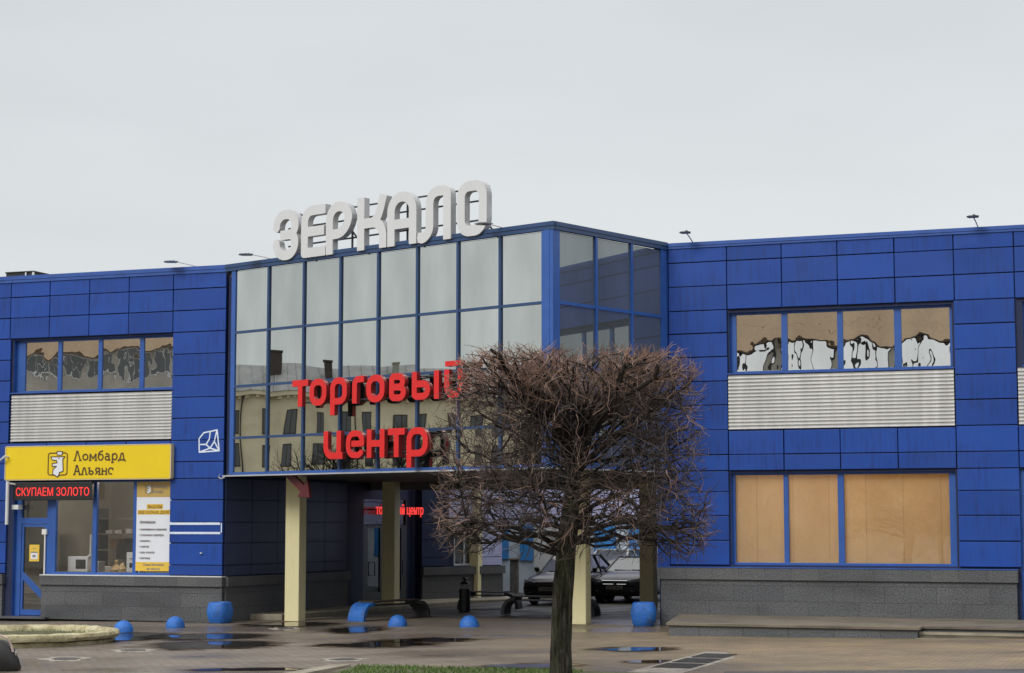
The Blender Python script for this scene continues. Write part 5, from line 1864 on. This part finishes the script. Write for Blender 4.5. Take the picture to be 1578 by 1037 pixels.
# ================================================================== building behind the yard
FB = frame((-1.2, 66.2), 9)
yard = empty('yard_building', tuple(FB @ Vector((0, 0, 0))), 'panelled building, sky sheen painted in as pale lilac, with light blue doors closing the yard behind the passage', 'building')
mb = MB(FB)
mb.box(-8, 26, 0.05, 8, 0, 5.2)
mb.build('wall', 'pale_blue_wall', yard)
mb = MB(FB)
for i in range(17):
    for z0_, z1_ in ((2.45, 3.25), (3.27, 4.2), (4.22, 5.15)):
        mb.box(-8 + i * 2 + .01, -6 + i * 2 - .01, 0.0, .045, z0_ + .01, z1_ - .01)
mb.build('wall_cladding', 'skylit_lilac_panel', yard)
for x, wd, z0_, z1_ in ((.2, .9, 1.25, 2.4), (1.5, .45, 1.2, 2.4), (2.9, .8, 1.3, 2.4), (4.1, .75, 1.3, 2.4), (5.3, .7, 1.35, 2.4), (7.0, .9, 1.3, 2.4)):
    mb = MB(FB); mb.box(x, x + wd, -.03, .04, z0_, z1_); f_ = mb.build('blue_shutter', 'bright_blue_paint', yard, bevel=.01)
mb = MB(FB)
for x in (2.0, 2.75):
    mb.box(x, x + .7, -.04, .045, .12, 2.4)
dv = mb.build('service_door', 'white_metal', yard)
mb = MB(FB)
for k in range(9):
    mb.box(2.08, 2.62, -.065, -.041, .25 + k * .075, .29 + k * .075)
mb.build('vent_slats', 'shelf_grey', dv)
mb = MB(FB); mb.box(1.28, 1.55, -.9, -.6, 0, 1.22); mb.box(1.22, 1.6, -.95, -.55, 1.22, 1.3)
tag(mb.build('stone_pier', 'stone_pier', bevel=.02), 'dark rough stone gate pier beside the white louvred door in the yard', 'pier')

# ================================================================== what the glass reflects
def facade_building(name, F, x0, x1, depth, rows, base, top, label, wall):
    """building across the square; rows of windows, each window a part with its pane"""
    o = empty(name, tuple(F @ Vector(((x0 + x1) / 2, 0, base))), label, 'building')
    mb = MB(F); mb.box(x0, x1, 0, depth, base, top); mb.build('wall', wall, o)
    for z0_, z1_, wd, gap, fm, pm, xa, xb in rows:
        x = xa + gap
        while x + wd < xb - gap * .5:
            mb = MB(F)
            mb.box(x, x + wd, -.06, -.01, z0_, z0_ + .12); mb.box(x, x + wd, -.06, -.01, z1_ - .12, z1_)
            for a_ in ((x, x + wd / 2 - .05, x + wd - .1) if wd < 2.9 else (x, x + wd * .55, x + wd - .3)):
                mb.box(a_, a_ + (.1 if wd < 2.9 else .2), -.06, -.01, z0_ + .12, z1_ - .12)
            f_ = mb.build('window', fm, o)
            mb = MB(F); mb.box(x + .1, x + wd - .1, -.03, -.012, z0_ + .12, z1_ - .12); mb.build('pane', pm, f_)
            x += wd + gap
    return o
# cream tenement to the left, mirrored in the hall glazing
FC = Matrix.Translation((-166, 42, 0)) @ Matrix.Rotation(R_(90), 4, 'Z')
ten = facade_building('tenement', FC, -42, 34, 12, [(12.2, 14.7, 1.15, 1.75, 'brick_dark', 'car_glass', -42, 34), (8.7, 11.2, 1.15, 1.75, 'brick_dark', 'car_glass', -42, 34)], -2.5, 16.2, 'cream rendered tenement with grey tin roof and chimneys, mirrored in the hall glazing', 'cream_render')
mb = MB(FC); mb.box(-42.6, 34.6, -.6, .0, 16.2, 16.7)
for k in range(95):
    mb.box(-42.3 + k * .8, -42.0 + k * .8, -.4, -.02, 15.9, 16.2)
mb.build('cornice', 'cream_render', ten)
mb = MB(FC)
mb.prism([(-.7, 16.7), (12.7, 16.7), (6, 20.3)], -42.6, 5.0, axis='x')
mb.prism([(-.7, 16.71), (12.7, 16.71), (6, 19.2)], 5.0, 34.6, axis='x')
for k in range(60):
    x = -42 + k * 1.27
    zt = 20.3 if x < 5 else 19.2
    mb.tube([(x, -.7, 16.74), (x, 5.9, zt + .02)], .04, 4)
mb.build('roof', 'roof_tin', ten)
for k, x in enumerate((-14, -6.5, -.5, 6, 12, 18, 24)):
    mb = MB(FC); mb.box(x, x + .9, 3.2, 4.3, 17.5, 20.3 + (k % 3) * .5); mb.box(x - .1, x + 1.0, 3.1, 4.4, 20.3 + (k % 3) * .5, 20.5 + (k % 3) * .5); mb.build('chimney', 'brick_dark' if k % 3 else 'grey_render', ten)
for x in (-9, 3, 15):
    mb = MB(FC); mb.tube([(x, -.15, 16.2), (x, -.12, 9), (x, -.15, -2)], .09, 6); mb.build('downpipe', 'steel_dark', ten)
# long modern block across the square, mirrored in the wing windows
FD = FR @ Matrix.Translation((0, -80, 0)) @ Matrix.Rotation(math.pi, 4, 'Z')
blk = facade_building('office_block', FD, -45, 85, 14, [(11.7, 14.2, 3.0, .8, 'black_paint', 'sky_mirror_pane', -20, 36), (13.5, 15.2, 2.2, .6, 'white_metal', 'car_glass', 37, 85), (8.2, 10.4, 2.0, 1.6, 'white_metal', 'car_glass', -20, 85)], -2, 15.4, 'long grey block with tan top band across the square, mirrored in the upper windows', 'grey_render')
mb = MB(FD); mb.box(-46, 86, -.8, 14, 15.4, 21.5); mb.build('top_band', 'tan_wall', blk)
mb = MB(FD); mb.box(-46, 36.5, -.8, -.01, 14.3, 15.39); mb.build('top_band', 'tan_wall', blk)

# ================================================================== trees
def clipped_lime(o, rnd, cx, cy, zb, half=2.05, ztop=5.02, zlow=1.95):
    """pollarded lime: every limb ends in a brush of twigs trimmed to a box"""
    dark, twig, tips = MB(), MB(), MB()
    zc = (zlow + ztop) / 2
    hz = (ztop - zlow) / 2
    def inside(p, s=1.0):
        dx_, dy_, dz_ = abs(p.x - cx) / (half * s), abs(p.y - cy) / (half * s), abs(p.z - zc) / (hz * s)
        rr = (dx_ ** 3.2 + dy_ ** 3.2) ** (1 / 3.2)
        bell = 1.0 - .10 * max(0, (p.z - zc) / hz)
        if p.z < zlow + .6 - .25 * rr and rr < .5: return False
        return (rr / bell) ** 8 + dz_ ** 8 < 1
    def wander(p, d, ln, n, curl, lift=0.0, s=1.0):
        pts = [p.copy()]
        for i in range(n):
            d = (d + Vector((rnd.gauss(0, curl), rnd.gauss(0, curl), rnd.gauss(0, curl * .8) + lift))).normalized()
            q_ = pts[-1] + d * (ln / n)
            if not inside(q_, s):
                break
            pts.append(q_)
        return pts, d
    limbs = []
    top = Vector((cx - .02, cy, 3.9))
    def trunk_at(z):
        t = (z - zb) / (3.9 - zb)
        return Vector((cx - .18 + .20 * t - .05 * math.sin(t * 5), cy + .03 * math.sin(t * 7), z))
    n_l = 98
    for i in range(n_l):
        # targets spread over the whole trimmed box, corners included
        az = i * 2.39996 + rnd.uniform(-.25, .25)
        m_ = max(abs(math.cos(az)), abs(math.sin(az)))
        if i % 6 == 5:
            rr_ = half * rnd.uniform(.72, .93) / m_ ** .9
            tgt = Vector((cx + rr_ * math.cos(az), cy + rr_ * math.sin(az), zlow + rnd.uniform(.28, .6)))
        elif i % 6 == 2:
            rr_ = half * rnd.uniform(.74, .88) / m_ ** .9
            tgt = Vector((cx + rr_ * math.cos(az), cy + rr_ * math.sin(az), ztop - rnd.uniform(.35, .5)))
        elif i % 3 == 0:
            rr_ = half * .80 * math.sqrt(rnd.random()) / m_ ** .6
            tgt = Vector((cx + rr_ * math.cos(az), cy + rr_ * math.sin(az), ztop - .35))
        else:
            rr_ = half * rnd.uniform(.70, .84) / m_ ** .75
            t_ = rnd.random()
            tgt = Vector((cx + rr_ * math.cos(az), cy + rr_ * math.sin(az), zlow + .45 + (ztop - zlow - .85) * t_))
        hz_ = (tgt.z - zlow) / (ztop - zlow)
        p0 = trunk_at(min(3.85, max(2.05, 2.1 + 1.7 * hz_ + rnd.uniform(-.35, .25))))
        mid = (p0 + tgt) / 2 + Vector((rnd.gauss(0, .16), rnd.gauss(0, .16), rnd.gauss(.10, .16)))
        pts = []
        K = 9
        off = Vector((0, 0, 0))
        for k in range(K + 1):
            t = k / K
            if k: off = off + Vector((rnd.gauss(0, .045), rnd.gauss(0, .045), rnd.gauss(0, .045)))
            pts.append(p0 * (1 - t) ** 2 + mid * 2 * t * (1 - t) + tgt * t * t + off)
        r0 = rnd.choice((.017, .022, .03, .055)) * (1 if tgt.z > zc else .8) * rnd.uniform(.9, 1.1)
        dark.tube(pts, [r0 * (1 - .6 * k / K) for k in range(K + 1)], 6)
        limbs.append((pts, r0))
    def brush(p, d, rr, k, ln0, ln1, spread):
        for _ in range(k):
            dd = (d + Vector((rnd.gauss(0, spread), rnd.gauss(0, spread), rnd.gauss(0, spread)))).normalized()
            out = Vector((p.x - cx, p.y - cy, (p.z - zc) * .9))
            if out.length > .2:
                dd = (dd + out.normalized() * .55).normalized()
            ln = rnd.uniform(ln0, ln1)
            tp, d3 = wander(p, dd, ln, 6, .27, .03, 1.0 + rnd.random() ** 2 * .09)
            if len(tp) < 2: continue
            edge = max(abs(tp[-1].x - cx), abs(tp[-1].y - cy)) / half
            mbx = tips if (tp[-1].z > ztop - .55 and rnd.random() < .75) or (edge > .86 and rnd.random() < .35) else twig
            mbx.tube(tp, [rr * (1 - .55 * j / (len(tp) - 1)) for j in range(len(tp))], 3, cap=False)
            if len(tp) > 3 and rnd.random() < .55:
                j = rnd.randrange(1, len(tp) - 1)
                d4 = (tp[j + 1] - tp[j]).normalized() + Vector((rnd.gauss(0, .6), rnd.gauss(0, .6), rnd.gauss(0, .6)))
                tq, _d = wander(tp[j], d4.normalized(), ln * .55, 3, .2, .03, 1.06)
                if len(tq) > 1: mbx.tube(tq, [rr * .75 * (1 - .4 * j2 / (len(tq) - 1)) for j2 in range(len(tq))], 3, cap=False)
    for pts, r0 in limbs:
        nseg = len(pts)
        for j in range(3, nseg):
            for _ in range(1 if j < nseg - 1 else 3):
                d = (pts[j] - pts[j - 1]).normalized()
                side = Vector((rnd.gauss(0, .8), rnd.gauss(0, .8), rnd.gauss(.05, .75)))
                dd = (d + side).normalized()
                sp, d2 = wander(pts[j], dd, rnd.uniform(.45, 1.05), 7, .34, .02, .97)
                if len(sp) < 3: continue
                r1 = max(.009, r0 * rnd.uniform(.32, .5))
                dark.tube(sp, [r1 * (1 - .5 * k / (len(sp) - 1)) for k in range(len(sp))], 4, cap=False)
                for k in range(1, len(sp)):
                    brush(sp[k], (sp[k] - sp[k - 1]).normalized(), .0064, (rnd.choice((0, 1, 1, 1)) if sp[k].z > zc - .35 else rnd.choice((0, 1, 1))) if k < len(sp) - 1 else 3, .25, .75, .6)
    mb = MB()
    zs = [zb - .1, zb + .1, zb + .4, zb + .9, zb + 1.4, zb + 1.9, 2.4, 2.9, 3.4, 3.9]
    rs = [.20, .172, .156, .150, .148, .146, .140, .115, .08, .045]
    V, Fc = [], []
    N = 26
    for z, r in zip(np.interp(np.linspace(0, 9, 46), range(10), zs), np.interp(np.linspace(0, 9, 46), range(10), rs)):
        c = trunk_at(z)
        for k in range(N):
            a_ = 2 * math.pi * k / N
            lump = 1 + .06 * math.sin(3 * a_ + z * 1.3) + .04 * math.sin(7 * a_ - z * 3 + math.sin(z * 5)) + .02 * math.sin(11 * a_ + z * 9) + .05 * math.exp(-((z - zb - 1.05) / .10) ** 2) * math.sin(2 * a_ + 1) - .10 * math.exp(-((a_ - 4.6 - .25 * math.sin(z * 3)) / .16) ** 2) * math.exp(-((z - zb - .75) / .55) ** 2)
            V.append((c.x + r * lump * math.cos(a_), c.y + r * lump * math.sin(a_), z))
    for i in range(45):
        for k in range(N):
            Fc.append((i * N + k, i * N + (k + 1) % N, (i + 1) * N + (k + 1) % N, (i + 1) * N + k))
    mb.faces(V, Fc)
    mb.build('trunk', 'bark', o, smooth=True)
    c1 = dark.build('limbs', 'branch_wood', o, recalc=False)
    c2 = twig.build('crown', 'twig_wood', o, recalc=False)
    c3 = tips.build('twig_tips', 'twig_tip', c2, recalc=False)
    c3.location = (0, 0, 0)
rnd = random.Random(11)
TX, TY = 0.90, 28.0
tree = empty('lime_tree', (TX - .2, TY, gz(TX)), 'leafless lime tree clipped to a broad box crown, standing in front of the hall', 'tree')
clipped_lime(tree, rnd, TX, TY, gz(TX))

# bare street trees in front of the tenement, seen in the mirrored glazing
def bare_tree():
    o = empty('street_tree', (0, 0, 0), '', 'tree', 'bare street trees mirrored in the glass')
    r_ = random.Random(5)
    mb, mt = MB(), MB()
    def grow(p, d, ln, r, lev):
        pts = [p]
        for i in range(4):
            d = (d + Vector((r_.gauss(0, .14), r_.gauss(0, .14), r_.gauss(.03, .1)))).normalized()
            pts.append(pts[-1] + d * ln / 4)
        (mb if lev < 2 else mt).tube(pts, [r * (1 - .45 * k / 4) for k in range(5)], 6 if lev < 2 else 3, cap=False)
        if lev < 4:
            for k in range(5 if lev else 7):
                q_ = pts[r_.randrange(2, 5)]
                dd = (d + Vector((r_.gauss(0, .6), r_.gauss(0, .6), r_.gauss(.15, .4)))).normalized()
                grow(q_, dd, ln * r_.uniform(.5, .72), r * .5, lev + 1)
    grow(Vector((0, 0, -.2)), Vector((0, 0, 1)), 5.0, .24, 0)
    mb.build('trunk', 'bark', o, local=True, recalc=False)
    mt.build('crown', 'branch_wood', o, local=True, recalc=False)
    return o
t0 = bare_tree()
spots = [(-132, 32, 1.45), (-138, 41, 1.25), (-128, 53, 1.35), (-138, 60, 1.2), (-124, 22, 1.5), (-40, -14, .9), (-22, -18, 1.0), (-58, -6, .95)]
for i, (x, y, s_) in enumerate(spots):
    o = t0 if i == 0 else copy_tree(t0)
    o.location = (x, y, gz(x)); o.rotation_euler = (0, 0, i * 1.7); o.scale = (s_, s_, s_)
    o['label'] = 'bare leafless street tree before the cream tenement mirrored in the hall glazing' if i < 5 else 'bare leafless street tree across the square in front of the long grey block'
    o['group'] = 'bare trees before the tenement' if i < 5 else 'bare trees before the grey block'
